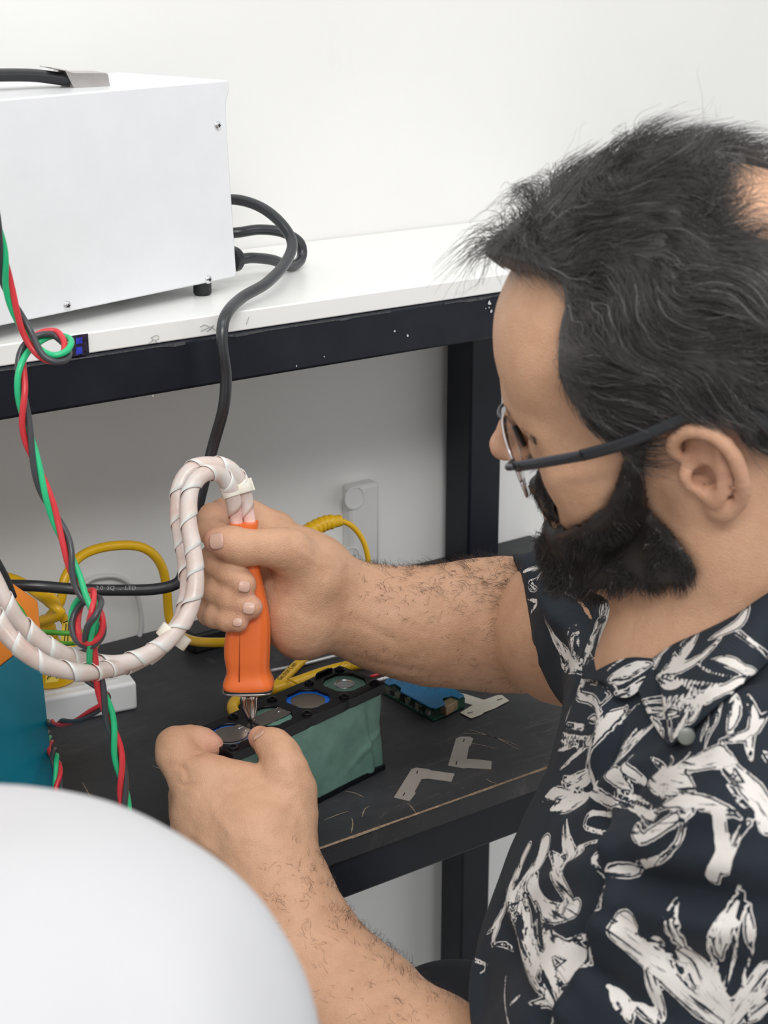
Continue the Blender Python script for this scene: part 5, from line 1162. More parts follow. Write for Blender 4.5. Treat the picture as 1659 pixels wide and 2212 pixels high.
# printed leaves: (w)hite or (d)ark strokes, maximum width in crop pixels, following the cloth
W_, K_ = 'w', 'd'
LU = [(W_, 44, [(60, 170), (110, 130), (180, 110), (245, 70)], 1), (W_, 26, [(110, 215), (170, 190), (210, 130)], 1), (W_, 34, [(120, 215), (130, 245), (165, 275)], 1), (W_, 20, [(90, 335), (140, 350), (180, 345)], 1), (W_, 26, [(175, 350), (150, 380), (110, 430)], 1),
      (W_, 42, [(262, 238), (300, 238), (345, 250), (378, 278)], 1), (W_, 12, [(378, 310), (410, 322), (460, 300), (500, 255), (560, 240)], 1), (W_, 70, [(235, 460), (255, 540), (300, 640), (360, 720), (430, 800)], 1), (W_, 40, [(300, 640), (310, 760), (360, 780), (430, 800)], 1),
      (W_, 10, [(388, 475), (380, 560), (390, 650), (440, 740)], 0), (W_, 10, [(392, 475), (430, 560), (440, 650)], 0), (W_, 24, [(405, 560), (412, 610), (412, 660)], 1),
      (W_, 90, [(610, 280), (590, 380), (560, 480), (500, 640), (470, 780), (430, 880)], 0), (W_, 60, [(650, 300), (620, 430), (570, 600), (520, 740), (470, 830)], 1), (K_, 12, [(620, 300), (590, 420), (560, 540)], 1), (K_, 12, [(560, 440), (540, 560), (500, 620)], 1), (K_, 10, [(600, 560), (550, 660), (500, 760)], 1),
      (W_, 44, [(640, 400), (690, 430), (745, 460), (780, 465)], 1), (W_, 40, [(650, 300), (700, 370), (760, 460)], 1), (W_, 50, [(740, 310), (780, 350), (815, 430)], 1), (K_, 16, [(670, 340), (710, 400), (730, 440)], 1), (W_, 36, [(870, 360), (855, 430), (838, 490)], 1),
      (W_, 30, [(640, 590), (680, 590), (735, 630)], 1), (W_, 8, [(620, 660), (650, 700), (680, 740)], 0), (W_, 44, [(520, 740), (570, 720), (640, 740)], 1), (W_, 30, [(600, 900), (640, 920), (650, 960), (600, 1060)], 1), (W_, 60, [(450, 870), (420, 960), (500, 980), (580, 1020), (610, 1100)], 0),
      (W_, 30, [(470, 860), (540, 870)], 0), (W_, 26, [(380, 960), (370, 1040), (350, 1120)], 1), (W_, 34, [(355, 1140), (440, 1160)], 0), (W_, 46, [(480, 1100), (520, 1110), (575, 1110)], 1), (W_, 20, [(330, 1200), (400, 1215), (480, 1220)], 0), (W_, 24, [(310, 1250), (380, 1270), (440, 1290)], 1),
      (W_, 20, [(300, 1300), (350, 1290), (420, 1260)], 1), (W_, 24, [(270, 1460), (360, 1370), (470, 1290), (560, 1220)], 1), (W_, 110, [(720, 1020), (650, 1120), (580, 1200), (520, 1300), (500, 1420), (500, 1540)], 1), (W_, 70, [(640, 1080), (580, 1180), (520, 1240), (450, 1270)], 1),
      (K_, 16, [(640, 1080), (570, 1200), (520, 1320)], 1), (K_, 14, [(760, 1000), (680, 1110), (600, 1260), (540, 1370)], 1), (W_, 16, [(830, 990), (720, 1070), (640, 1180)], 1), (W_, 34, [(800, 1170), (720, 1260), (640, 1380), (590, 1470)], 1), (W_, 46, [(930, 1120), (800, 1240), (700, 1370), (610, 1460)], 1),
      (W_, 18, [(310, 1500), (380, 1480), (450, 1460), (500, 1420)], 1), (W_, 60, [(190, 1610), (240, 1570), (330, 1590)], 1), (W_, 46, [(260, 1640), (360, 1600), (450, 1580)], 1), (W_, 90, [(640, 1460), (700, 1480), (760, 1550)], 1), (W_, 60, [(790, 1340), (770, 1420), (840, 1500)], 1),
      (W_, 150, [(870, 1480), (980, 1500), (1100, 1540), (1180, 1580)], 1), (W_, 120, [(1000, 1430), (980, 1500), (960, 1600)], 1), (W_, 36, [(900, 1340), (930, 1400), (960, 1420)], 1), (W_, 30, [(980, 1320), (985, 1400)], 1), (W_, 34, [(1100, 1290), (1060, 1340), (1040, 1380)], 1),
      (W_, 130, [(1060, 1380), (1180, 1350), (1300, 1340), (1440, 1390)], 1), (W_, 70, [(1270, 1270), (1340, 1300), (1390, 1340)], 1), (W_, 60, [(1480, 1000), (1450, 1080), (1390, 1180)], 1), (W_, 60, [(1530, 990), (1560, 1080), (1540, 1200), (1550, 1340)], 1), (W_, 70, [(1659, 1040), (1600, 1120), (1500, 1190), (1340, 1220)], 1),
      (W_, 70, [(1400, 1430), (1500, 1520), (1600, 1620), (1700, 1720)], 0), (W_, 20, [(1410, 1520), (1450, 1600), (1520, 1680)], 1), (W_, 36, [(1380, 1040), (1330, 1120), (1220, 1250)], 1), (W_, 30, [(1290, 1060), (1250, 1150), (1200, 1220)], 1), (W_, 40, [(1640, 1300), (1655, 1380)], 1)]
LD = [(W_, 66, [(1050, 250), (1150, 220), (1280, 215), (1430, 250), (1500, 290)], 1), (W_, 34, [(1290, 270), (1220, 340), (1180, 430), (1100, 520), (960, 560)], 0), (W_, 56, [(820, 615), (880, 580), (950, 555)], 1), (W_, 60, [(1400, 270), (1400, 400), (1420, 500), (1350, 640)], 0), (W_, 34, [(1550, 310), (1500, 400), (1470, 500), (1430, 590)], 0),
      (W_, 70, [(700, 130), (800, 190), (900, 200), (1050, 290)], 0), (K_, 22, [(720, 110), (840, 170), (960, 210), (1050, 260)], 1), (W_, 60, [(960, 330), (1000, 400), (1060, 400), (1180, 300)], 0), (K_, 18, [(880, 240), (960, 300), (1030, 380)], 1), (W_, 60, [(800, 260), (800, 330), (790, 400)], 1),
      (W_, 22, [(800, 270), (700, 275), (655, 310), (660, 350), (750, 355)], 0), (W_, 70, [(620, 450), (640, 500), (640, 540)], 1), (W_, 18, [(620, 450), (700, 420), (735, 400)], 0), (K_, 12, [(630, 480), (680, 450)], 1), (W_, 18, [(730, 400), (720, 520), (735, 620), (745, 690)], 0),
      (W_, 66, [(540, 300), (550, 400), (580, 500), (590, 610)], 1), (W_, 60, [(330, 450), (290, 560), (280, 700), (300, 900)], 0), (W_, 110, [(420, 440), (380, 560), (330, 700), (330, 900), (370, 1100)], 0), (W_, 70, [(450, 470), (530, 560), (560, 680), (590, 770)], 1), (W_, 90, [(390, 650), (430, 780), (510, 800), (590, 770)], 0),
      (W_, 90, [(380, 880), (410, 1000), (430, 1100), (430, 1260)], 0), (W_, 90, [(430, 950), (500, 1000), (570, 1010), (480, 1130)], 0), (W_, 26, [(640, 860), (580, 930), (510, 970)], 1), (W_, 50, [(330, 1050), (350, 1160), (420, 1260)], 1), (W_, 36, [(320, 1290), (400, 1290), (460, 1230)], 1),
      (K_, 14, [(340, 560), (330, 680), (310, 800)], 1), (K_, 14, [(385, 600), (350, 720), (345, 800)], 1), (K_, 40, [(400, 760), (400, 900), (420, 1000)], 1), (K_, 26, [(310, 830), (320, 960), (360, 1080)], 1), (K_, 10, [(430, 850), (470, 960)], 1), (K_, 12, [(520, 720), (500, 800)], 1), (K_, 12, [(560, 740), (530, 800)], 1), (K_, 14, [(280, 720), (300, 900), (320, 1000)], 1),
      (W_, 40, [(240, 690), (200, 760), (170, 850), (130, 920)], 1), (W_, 60, [(180, 830), (160, 910), (150, 980)], 1), (W_, 24, [(150, 980), (200, 980), (235, 1010)], 1), (W_, 16, [(80, 960), (70, 1040), (120, 1100), (90, 1160)], 1), (W_, 12, [(210, 1160), (205, 1260), (230, 1410)], 0), (W_, 14, [(240, 1310), (280, 1260)], 0), (W_, 34, [(50, 1220), (35, 1300), (25, 1370)], 1),
      (W_, 46, [(720, 720), (760, 740), (820, 700)], 1), (W_, 24, [(820, 700), (820, 780), (740, 800)], 0), (W_, 30, [(760, 820), (720, 880), (610, 920)], 1), (W_, 16, [(720, 970), (690, 1080), (620, 1080)], 0), (W_, 60, [(590, 1050), (540, 1150), (500, 1250)], 1), (K_, 12, [(560, 1090), (530, 1180)], 1), (W_, 40, [(480, 1240), (430, 1330), (410, 1400)], 1),
      (W_, 90, [(860, 880), (920, 870), (950, 930)], 1), (W_, 110, [(880, 940), (1000, 1050), (1150, 1200), (1300, 1330), (1400, 1390)], 0), (W_, 60, [(990, 1100), (1030, 1250), (1080, 1415)], 1), (W_, 40, [(1015, 960), (1090, 1080), (1180, 1200)], 1), (K_, 18, [(1060, 990), (1150, 1150), (1230, 1230)], 1), (K_, 16, [(1080, 1260), (1150, 1415)], 1),
      (W_, 30, [(1020, 960), (1060, 960), (1080, 990)], 1), (W_, 14, [(1130, 745), (1130, 860), (1160, 1030)], 0), (W_, 14, [(1140, 745), (1200, 860), (1240, 1040)], 0), (W_, 50, [(1150, 780), (1180, 920), (1195, 1040)], 1), (W_, 100, [(1190, 1060), (1270, 1170), (1370, 1290), (1440, 1370)], 0),
      (W_, 14, [(1490, 690), (1380, 870), (1330, 1000), (1330, 1150)], 0), (W_, 60, [(1490, 720), (1430, 870), (1390, 1000), (1385, 1090)], 1), (W_, 14, [(1500, 720), (1500, 900), (1470, 1080), (1420, 1230)], 0), (W_, 44, [(1530, 770), (1550, 880), (1540, 1000)], 1), (W_, 12, [(1550, 780), (1570, 1000), (1510, 1180), (1480, 1290)], 0), (W_, 14, [(1340, 1100), (1380, 1200), (1410, 1280)], 0),
      (W_, 90, [(1650, 1160), (1560, 1240), (1480, 1340), (1440, 1400)], 0), (K_, 12, [(1640, 1180), (1540, 1290)], 1), (W_, 60, [(1659, 1300), (1600, 1350), (1540, 1415)], 1), (W_, 16, [(735, 1200), (840, 1290), (960, 1370), (1080, 1410)], 0), (W_, 60, [(760, 1220), (850, 1330), (900, 1415)], 1), (W_, 50, [(900, 1330), (980, 1390), (1060, 1430)], 1), (K_, 12, [(800, 1280), (850, 1390)], 1),
      (W_, 60, [(530, 60), (560, 90), (650, 50), (690, 0)], 1), (W_, 50, [(410, 180), (480, 150), (560, 160)], 1), (W_, 60, [(450, 240), (550, 210), (640, 150)], 1), (W_, 30, [(520, 90), (600, 70), (650, 40)], 1), (W_, 80, [(1490, 40), (1560, 120), (1640, 210), (1659, 320)], 0)]
LEAF_UV = {}
def stroke_apply(V, idx, c, typ, hw, leaf, field, uv, sid):
    d, t = poly_dist(V[idx], c); prof = (0.12+0.88*np.sin(np.pi*np.clip(t*0.96+0.02, 0, 1))**0.7) if leaf else 0.9
    f = hw*prof-d
    if typ == 'w':
        m = f > field[idx]; L = sum(np.linalg.norm(b-a) for a, b in zip(c[:-1], c[1:])); tang = vn(np.array(c[-1])-np.array(c[0])); side = vn(np.cross(tang, FW)); mid = np.mean(c, 0)
        field[idx[m]] = f[m]; uv[idx[m], 0] = t[m]*L; uv[idx[m], 1] = ((V[idx[m]]-mid)@side)
    else: field[idx] = np.minimum(field[idx], -f)
def leaf_field(V, conv, L, sc, field, uv):
    for sid, (typ, wd_, pts, leaf) in enumerate(L):
        c = [anchor(*conv(*p)) for p in pts]; dm = np.linalg.norm(np.mean(c, 0)-CAM)
        if len(c) > 2: c = list(catmull(np.array(c), 0.006))
        lo_, hi_ = np.min(c, 0)-0.03, np.max(c, 0)+0.03; idx = np.nonzero(((V > lo_) & (V < hi_)).all(1))[0]
        if len(idx): stroke_apply(V, idx, c, typ, wd_*(1.45 if typ == 'w' else 1.1)/sc*dm/FPX/2, leaf, field, uv, sid)
field = np.full(len(VS), -0.03); luv = np.zeros((len(VS), 2))
leaf_field(VS, U_, LU, 2.968, field, luv); leaf_field(VS, D_, LD, 2.517, field, luv)
# the side away from the photograph gets leaf sprays of the same kind
g_ = np.random.default_rng(77); hid = np.nonzero((~vis) | (pS[:, 0] > 1675) | (pS[:, 1] > 2225))[0]
for _ in range(150):
    i = g_.choice(hid); c0 = VS[i]; n0 = NS[i]; a = vn(np.cross(n0, g_.normal(size=3)))
    for k in range(4):
        dr = vn(a+g_.normal(size=3)*0.5); dr = vn(dr-n0*np.dot(dr, n0)); c1 = c0+dr*g_.uniform(0.03, 0.07)
        idx = hid[np.linalg.norm(VS[hid]-c0, axis=1) < 0.09]; stroke_apply(VS, idx, [c0, c1], 'w', g_.uniform(0.006, 0.010), 1, field, luv, 0)
msh = mesh_np('shirt', VS2, FS); set_attr(msh, 'leaf', field*100); set_attr(msh, 'lu', luv[:, 0]); set_attr(msh, 'lv', luv[:, 1])
def shirt_mat():
    t = NT('leaf_print_cloth'); a = t.attr('leaf')
    wob = t.math('MULTIPLY', t.math('SUBTRACT', t.noise(120, 4, 0.7), 0.5), 0.16)
    a = t.math('ADD', a, wob)
    cx = t.new('ShaderNodeCombineXYZ'); t.l(t.math('MULTIPLY', t.attr('lu'), 26.0), cx.inputs[0]); t.l(t.math('MULTIPLY', t.attr('lv'), 420.0), cx.inputs[1])
    nz = t.new('ShaderNodeTexNoise'); nz.inputs['Scale'].default_value = 1.0; nz.inputs['Detail'].default_value = 5; nz.inputs['Roughness'].default_value = 0.65; t.l(cx.outputs[0], nz.inputs['Vector'])
    st = t.ramp(nz.outputs['Fac'], [(0.565, (0, 0, 0)), (0.60, (1, 1, 1))])
    st2 = t.ramp(t.noise(22, 2, 0.5), [(0.40, (0, 0, 0)), (0.48, (1, 1, 1))])
    a0 = a
    a = t.math('SUBTRACT', a, t.math('MULTIPLY', t.math('MULTIPLY', st, st2), 2.0))
    # a thin dark line just inside the leaf edge, broken up
    ln = t.ramp(t.math('ADD', t.math('MULTIPLY', a0, 2.0), 0.3, True), [(0.42, (0, 0, 0)), (0.46, (1, 1, 1)), (0.56, (1, 1, 1)), (0.60, (0, 0, 0))])
    a = t.math('SUBTRACT', a, t.math('MULTIPLY', t.math('MULTIPLY', ln, t.ramp(t.noise(34, 3, 0.6), [(0.46, (0, 0, 0)), (0.52, (1, 1, 1))])), 2.0))
    m = t.ramp(t.math('ADD', t.math('MULTIPLY', a, 12), 0.5, True), [(0.35, (0, 0, 0)), (0.65, (1, 1, 1))])
    dk = t.ramp(t.noise(7, 3, 0.5), [(0.3, (0.013, 0.018, 0.026)), (0.7, (0.020, 0.028, 0.038))])
    c = t.mix(m, dk, t.ramp(t.noise(30, 4, 0.6), [(0.3, (0.66, 0.62, 0.58)), (0.7, (0.76, 0.73, 0.70))]))
    t.l(c, t.b.inputs['Base Color']); t.b.inputs['Roughness'].default_value = 0.75; t.b.inputs['Specular IOR Level'].default_value = 0.25; t.b.inputs['Sheen Weight'].default_value = 0.02
    tc = t.new('ShaderNodeTexCoord'); wv = t.new('ShaderNodeTexWave'); wv.inputs['Scale'].default_value = 330; wv.inputs['Distortion'].default_value = 1.5; wv.inputs['Detail'].default_value = 2; wv.bands_direction = 'Z'
    t.l(tc.outputs['Object'], wv.inputs['Vector']); t.bump(t.math('ADD', wv.outputs['Fac'], t.noise(300, 3, 0.6)), 0.35, 0.0004); return t.m
M_SHIRT = shirt_mat()
shirt = link('shirt', msh, M_SHIRT, person)
# collar: cloth flaps laid over the shirt, with their own print
pS2 = proj(VS2)
visB = np.einsum('ij,ij->i', NB, CAM-VB) > 0
def sdep(px, py, off=0.004, both=True):
    ds_ = []
    for pv_, vv_ in ((pS2, vis), (pb_now, visB))[:2 if both else 1]:
        m = vv_ & (np.abs(pv_[:, 0]-px) < 9) & (np.abs(pv_[:, 1]-py) < 9)
        if m.any(): ds_.append(np.median(np.sort(pv_[m, 2])[:12]))
    if ds_: return min(ds_)-off
    m = vis & (np.abs(pS2[:, 0]-px) < 9) & (np.abs(pS2[:, 1]-py) < 9)
    if not m.any(): m = vis & (np.hypot(pS2[:, 0]-px, pS2[:, 1]-py) < 60)
    return pS2[m, 2].min()-off if m.any() else 0.97
def flap(name, inner, outer, offs, prints, nrow=26, both=True):
    n = 90
    def rs(p):
        q = np.array([np.append(P(x, y, (d if d else sdep(x, y, offs, both))), 0) for x, y, d in p])[:, :3]; c = catmull(q, 0.002); s = np.concatenate([[0], np.cumsum(np.linalg.norm(np.diff(c, axis=0), axis=1))]); t = np.linspace(0, s[-1], n)
        return np.stack([np.interp(t, s, c[:, k]) for k in range(3)], 1)
    a, b = rs(inner), rs(outer); V = []
    for r in range(nrow):
        t = r/(nrow-1); V.append(a*(1-t)+b*t-FW*0.004*math.sin(math.pi*t))
    V = np.concatenate(V); i = np.arange(nrow-1)[:, None]*n; j = np.arange(n-1)[None]
    F_ = np.stack([i+j, i+j+1, i+n+j+1, i+n+j], -1).reshape(-1, 4)
    f = np.full(len(V), -0.03); uvf = np.zeros((len(V), 2)); px_v = proj(V)
    for typ, wd_, pts, leaf in prints:
        c = []
        for p in pts:
            q = U_(*p); k = np.argmin((px_v[:, 0]-q[0])**2+(px_v[:, 1]-q[1])**2); c.append(V[k])
        if len(c) > 2: c = list(catmull(np.array(c), 0.005))
        stroke_apply(V, np.arange(len(V)), c, typ, wd_*(1.5 if typ == 'w' else 1.0)/2.968*0.97/FPX/2, leaf, f, uvf, 0)
    m_ = mesh_np(name, V, F_); set_attr(m_, 'leaf', f*100); set_attr(m_, 'lu', uvf[:, 0]); set_attr(m_, 'lv', uvf[:, 1]); o = link(name, m_, M_SHIRT, person); sm = o.modifiers.new('s', 'SOLIDIFY'); sm.thickness = 0.0014; sm.offset = 0; return o
c1 = (255-0, 0)
def u3(x, y, d=None): q = U_(x, y); return (q[0], q[1], d)
COLP = [(W_, 60, [(1530, 380), (1500, 470), (1440, 530), (1280, 600)], 1), (W_, 110, [(1200, 560), (1150, 640), (1080, 730), (1000, 790)], 1), (W_, 70, [(1040, 640), (960, 700), (930, 780)], 1), (K_, 36, [(1070, 620), (1090, 700)], 1), (W_, 60, [(1350, 600), (1250, 700), (1130, 780), (960, 830)], 1), (W_, 34, [(1470, 560), (1560, 630), (1655, 700)], 0),
        (W_, 70, [(1300, 730), (1400, 740), (1500, 800), (1600, 830)], 1), (W_, 12, [(1190, 720), (1250, 790), (1380, 840), (1500, 860)], 0), (W_, 14, [(950, 850), (1100, 860), (1250, 890), (1400, 890)], 0), (W_, 46, [(960, 840), (1020, 890), (1090, 900)], 1), (W_, 12, [(1090, 880), (1200, 930), (1330, 950)], 0), (W_, 80, [(850, 1000), (1000, 1010), (1200, 990), (1400, 910), (1560, 850)], 1),
        (K_, 14, [(880, 1000), (1050, 990), (1250, 950)], 1), (W_, 60, [(870, 1060), (1000, 1070), (1150, 1040), (1300, 1000)], 1), (K_, 12, [(890, 1040), (1100, 1040), (1250, 1010)], 1), (W_, 60, [(900, 1110), (950, 1180), (980, 1240)], 1), (W_, 70, [(1150, 1070), (1100, 1150), (1050, 1250)], 1), (W_, 50, [(1230, 1020), (1200, 1100), (1150, 1140)], 1), (K_, 12, [(1000, 1090), (980, 1180)], 1)]
flap('collar', [u3(1980, 130), u3(1820, 205), u3(1700, 275), u3(1580, 355), u3(1440, 450), u3(1250, 545), u3(1050, 635), u3(925, 720)], [u3(2020, 560), u3(1880, 600), u3(1760, 665), u3(1650, 750), u3(1500, 880), u3(1330, 1020), u3(1170, 1170), u3(1040, 1285)], 0.006, COLP)
flap('collar', [u3(1020, 1275), u3(960, 1190), u3(900, 1090), u3(860, 1000), u3(830, 920)], [u3(1180, 1180), u3(1200, 1060), u3(1180, 900), u3(1100, 780), u3(930, 720)], 0.006, COLP)
LAPP = [(W_, 80, [(640, 860), (720, 830), (820, 790), (910, 760)], 1), (K_, 14, [(680, 860), (760, 850), (860, 800)], 1), (W_, 40, [(680, 940), (760, 940), (840, 880), (910, 820)], 1), (W_, 24, [(660, 880), (700, 920)], 1), (W_, 12, [(640, 800), (700, 750), (740, 725)], 0), (K_, 10, [(700, 950), (800, 930)], 1)]
flap('collar', [u3(480, 845, None), u3(600, 780, None), u3(700, 735), u3(800, 715), u3(930, 725)], [u3(560, 850, None), u3(620, 880, None), u3(690, 970), u3(800, 950), u3(900, 830)], 0.006, LAPP)
FARP = [(W_, 70, [(640, 290), (600, 420), (560, 560), (510, 740)], 0), (K_, 12, [(620, 300), (590, 450), (560, 560)], 1), (W_, 50, [(640, 380), (700, 420), (780, 465)], 1), (W_, 50, [(740, 310), (790, 360), (815, 430)], 1), (W_, 36, [(870, 360), (850, 430), (838, 490)], 1), (W_, 30, [(640, 590), (690, 600), (735, 630)], 1), (K_, 14, [(680, 340), (710, 400)], 1), (W_, 30, [(560, 720), (640, 740)], 1)]
flap('collar', [u3(920, 350), u3(870, 470), u3(820, 590), u3(770, 690), u3(730, 730)], [u3(600, 260), u3(560, 400), u3(510, 560), u3(480, 720), u3(470, 850)], 0.006, FARP, both=False)
# the collar carries on round the back of the neck
n_ = 60; V = []; aa = np.linspace(math.radians(75), math.radians(285), n_)
for k in range(10):
    t = k/9
    for a in aa: V.append(NKB-tu*0.012+(tf*math.cos(a)+LAT*math.sin(a))*(0.071+0.022*t)+tu*(0.030*(1-t)-0.016*t-0.012*math.cos(a)+0.012*math.sin(math.pi*t)))
i = np.arange(9)[:, None]*n_; j = np.arange(n_-1)[None]; V = np.array(V); F_ = np.stack([i+j, i+j+1, i+n_+j+1, i+n_+j], -1).reshape(-1, 4)
f = np.full(len(V), -0.03); uvf = np.zeros((len(V), 2))
for _ in range(14): q0_ = V[g_.integers(len(V))]; stroke_apply(V, np.arange(len(V)), [q0_, q0_+vn(g_.normal(size=3))*0.03], 'w', 0.006, 1, f, uvf, 0)
m_ = mesh_np('collar', V, F_); set_attr(m_, 'leaf', f*100); set_attr(m_, 'lu', uvf[:, 0]); set_attr(m_, 'lv', uvf[:, 1]); o = link('collar', m_, M_SHIRT, person); sm = o.modifiers.new('s', 'SOLIDIFY'); sm.thickness = 0.0014
# button at the tip of the lapel
lathe('button', P(1482, 1590, sdep(1482, 1590, 0.010)), -FW, [(0.0, 0), (0.0042, 0.0), (0.0045, 0.001), (0.0035, 0.0016), (0, 0.0013)], mat('grey_green_button', (0.16, 0.17, 0.15), 0.3), person, 24)

# ---- trousers under the bench edge
T = Field()
KN = P(985, 2310, 1.24)
T.cone(P(1480, 2600, 1.03), KN, 0.085, 0.072, 0.03); T.cone(KN, KN-np.array([0, 0, 0.45])+tf*0.02, 0.068, 0.058, 0.04)
T.cone(P(1620, 2640, 0.95), KN-LAT*-0.22+tf*0.02-bz*0.02, 0.085, 0.072, 0.03); T.cone(KN+LAT*0.22+tf*0.02-bz*0.02, KN+LAT*0.22-np.array([0, 0, 0.47]), 0.068, 0.058, 0.04)
T.ell(P(1520, 2600, 1.02), (0.13, 0.17, 0.11), TR, 0.05)
VT, FT = T.mesh(np.array([0.30, 0.20, 0.10]), np.array([1.05, 1.10, 0.80]), 0.008, smooth=3)
link('trousers', mesh_np('trousers', VT, FT), mat('black_trouser_cloth', (0.010, 0.012, 0.018), 0.8, bump=0.3, bscale=400), person)

# ============================================================ EYEGLASSES (worn by the man)
M_GM = mat('gunmetal', (0.10, 0.10, 0.115), 0.28, 0.8); M_GT = mat('dark_temple_tip', (0.020, 0.022, 0.026), 0.35); M_SIL = mat('silver_rim', (0.62, 0.60, 0.62), 0.18, 1.0)
gl_ = empty('eyeglasses', hp_(104, 0, 8), 'thin metal-rimmed eyeglasses with grey temples on the bearded man', 'eyeglasses')
lm = NT('clear_lens'); lm.b.inputs['Transmission Weight'].default_value = 1.0; lm.b.inputs['Roughness'].default_value = 0.0; lm.b.inputs['IOR'].default_value = 1.08; lm.b.inputs['Base Color'].default_value = (0.97, 0.98, 1, 1)
def lx(y, z): return 107-0.0036*y*y*0.9-0.0008*(z-5)**2
for s in (1, -1):
    ring = []
    for t in np.linspace(0, 2*math.pi, 48, endpoint=False):
        e = 0.72; yy = 36+25*np.sign(math.cos(t))*abs(math.cos(t))**e; zz = 4+18*np.sign(math.sin(t))*abs(math.sin(t))**e-0.08*(yy-36)
        ring.append((lx(yy, zz), s*yy, zz))
    pts = [hp_(*r) for r in ring]+[hp_(*ring[0])]
    link('rim', tube_mesh('rim', np.array(catmull(pts, 0.002)), 0.00085, 8), M_SIL, gl_)
    cen = hp_(lx(36, 4)+1.2, s*36, 4); lo_ = [hp_(*r) for r in ring]; V = []
    for k in (1.0, 0.66, 0.33):
        for r in ring: yy = 36+(abs(r[1])-36)*k; zz = 4+(r[2]-4)*k; V.append(hp_(lx(yy, zz), s*yy, zz))
    n = len(ring); V.append(hp_(lx(36, 4), s*36, 4)); Fs = [(j*n+i, j*n+(i+1) % n, (j+1)*n+(i+1) % n, (j+1)*n+i) for j in (0, 1) for i in range(n)]+[(2*n+i, 2*n+(i+1) % n, 3*n) for i in range(n)]
    o = link('lens', mesh_py('lens', V, Fs), lm.m, gl_); sm = o.modifiers.new('s', 'SOLIDIFY'); sm.thickness = 0.0012
    # hinge block, two-tone temple arm
    a = hp_(lx(60, 14), s*61, 16); b = hp_(91, s*73, 20)
    link('end_piece', tube_mesh('end_piece', catmull([a, hp_(96, s*69, 18), b], 0.001), 0.0019, 8, ref=hU), M_GM, gl_)
    arm_ = [b, hp_(70, s*79, 23), hp_(40, s*85, 27), hp_(12, s*85, 33)]
    link('temple_arm', tube_mesh('temple_arm', catmull(arm_, 0.003), 0.0034, 12, ref=hU, ell=0.38), M_GM, gl_)
    link('temple_inlay', tube_mesh('temple_inlay', catmull([hp_(88, s*75.0, 20.8), hp_(70, s*80.3, 23.2), hp_(48, s*84.6, 26)], 0.003), 0.0017, 10, ref=hU, ell=0.5), M_GT, gl_)
    link('temple_tip', tube_mesh('temple_tip', catmull([hp_(50, s*84, 26), hp_(30, s*86, 29), hp_(10, s*85.5, 33), hp_(-12, s*83, 37), hp_(-36, s*81, 33), hp_(-48, s*78, 14)], 0.003), 0.0037, 12, ref=hU, ell=0.5), M_GT, gl_)
    link('nose_pad', tube_mesh('nose_pad', catmull([hp_(104, s*10, 8), hp_(103, s*12, 2), hp_(102, s*13, -4)], 0.001), 0.0026, 10, ref=hL, ell=0.5), M_GT, gl_)
    link('pad_arm', tube_mesh('pad_arm', catmull([hp_(lx(14, 8), s*14, 8), hp_(106, s*11, 9), hp_(104, s*10.5, 5)], 0.001), 0.0006, 6), M_SIL, gl_)
link('bridge', tube_mesh('bridge', catmull([hp_(lx(12, 12), 12, 12), hp_(113, 5, 14), hp_(113, -5, 14), hp_(lx(12, 12), -12, 12)], 0.001), 0.0011, 8), M_GM, gl_)

# ============================================================ SECOND PERSON, WHITE SHIRT, CLOSE TO THE CAMERA
c0 = P(60, 2400, 0.52)
sR = vn(RT*0.9-head_dir*0.42); sU = np.array([0, 0, 1.0]); sF = vn(head_dir*0.9+RT*0.42)
Z = Field()
Z.sph(c0, 0.084, 0.03); Z.cone(c0, c0-sR*0.30+sU*0.015, 0.080, 0.080, 0.05)
Z.cone(c0-sR*0.12-sU*0.16, c0-sR*0.12-sU*0.42, 0.115, 0.13, 0.08); Z.cone(c0-sR*0.24-sU*0.16, c0-sR*0.24-sU*0.42, 0.115, 0.13, 0.08)
Z.cone(c0, c0-sU*0.20+sR*0.035, 0.074, 0.072, 0.03)
Z.cone(c0-sR*0.18+sU*0.05, c0-sR*0.18+sU*0.2, 0.062, 0.060, 0.01, 's')
Z.cone(c0-sU*0.15+sR*0.027, c0-sU*0.32+sR*0.05, 0.060, 0.060, 0.004, 's')
def zcut(Q, d): e = -(Q-(c0-sU*0.21))@sU; m = (Q-c0)@sR > -0.07; return np.where(m, np.maximum(d, e), d)
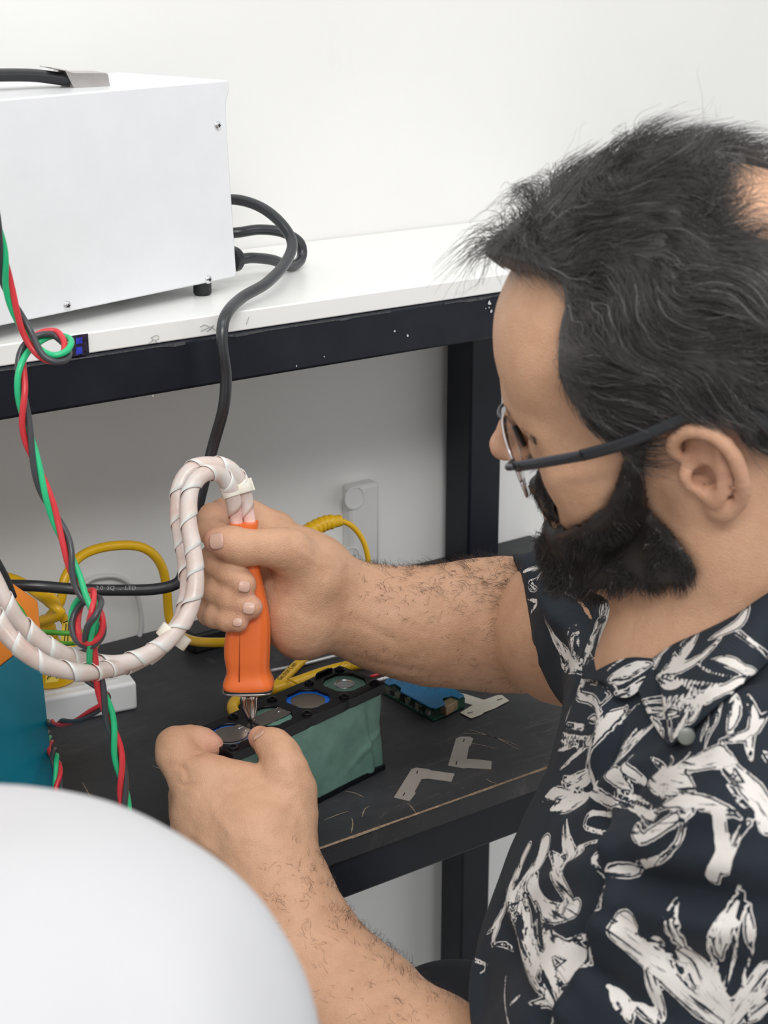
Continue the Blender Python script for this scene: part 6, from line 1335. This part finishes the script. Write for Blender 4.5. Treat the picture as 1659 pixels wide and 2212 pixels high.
VZ, FZ = Z.mesh(c0-np.array([0.55, 0.55, 0.62]), c0+np.array([0.25, 0.25, 0.16]), 0.0065, extra=zcut, smooth=3)
NZ = normals(VZ, FZ); VZ = VZ+NZ*(0.007*vnoise(VZ*np.array([1, 1, 0.5]), 11, 3)+0.003*vnoise(VZ, 24, 5))[:, None]
p2 = empty('person', c0-sR*0.18-sU*0.55, 'person in a plain white shirt, shoulder close to the camera at lower left', 'person')
M_WS = mat('white_cotton', (0.56, 0.56, 0.575), 0.85, spec=0.2, var=0.03, vscale=8, bump=0.3, bscale=500, bdist=0.0003)
link('shirt', mesh_np('shirt', VZ, FZ), M_WS, p2)
Z = Field(); hz_ = c0-sR*0.18+sU*0.23
Z.cone(c0-sR*0.18-sU*0.05, c0-sR*0.18+sU*0.10+sF*0.01, 0.060, 0.052, 0.02); Z.ell(hz_+sF*0.01, (0.098, 0.076, 0.115), np.array([sF, sR, sU]), 0.03); Z.ell(hz_+sF*0.05-sU*0.06, (0.045, 0.05, 0.05), np.array([sF, sR, sU]), 0.03)
Z.cone(hz_+sF*0.105, hz_+sF*0.12-sU*0.025, 0.007, 0.011, 0.01)
for s in (1, -1): Z.ell(hz_+sR*s*0.078-sU*0.01, (0.018, 0.006, 0.030), np.array([sF, sR, sU]), 0.005)
Z.chain([(c0, 0.055), (c0-sU*0.28+sR*0.045, 0.046), (c0-sU*0.33+sF*0.24-sR*0.02, 0.030), (c0-sU*0.33+sF*0.30-sR*0.03, 0.036)], 0.02)
V2, F2 = Z.mesh(c0-np.array([0.45, 0.45, 0.50]), c0+np.array([0.45, 0.45, 0.45]), 0.006, smooth=2)
link('body', mesh_np('body', V2, F2), body.data.materials[0], p2)
nz_ = normals(V2, F2); m = ((V2-hz_)@sU > 0.03) & ((V2-hz_)@sF < 0.075) | (((V2-hz_)@sU > -0.07) & ((V2-hz_)@sF < -0.02)); fk = m[F2].all(1); u, inv = np.unique(F2[fk], return_inverse=True)
link('hair', mesh_np('hair', (V2+nz_*(0.010+0.003*vnoise(V2, 50, 2))[:, None])[u], inv.reshape(-1, 4)), M_HAIR, p2)
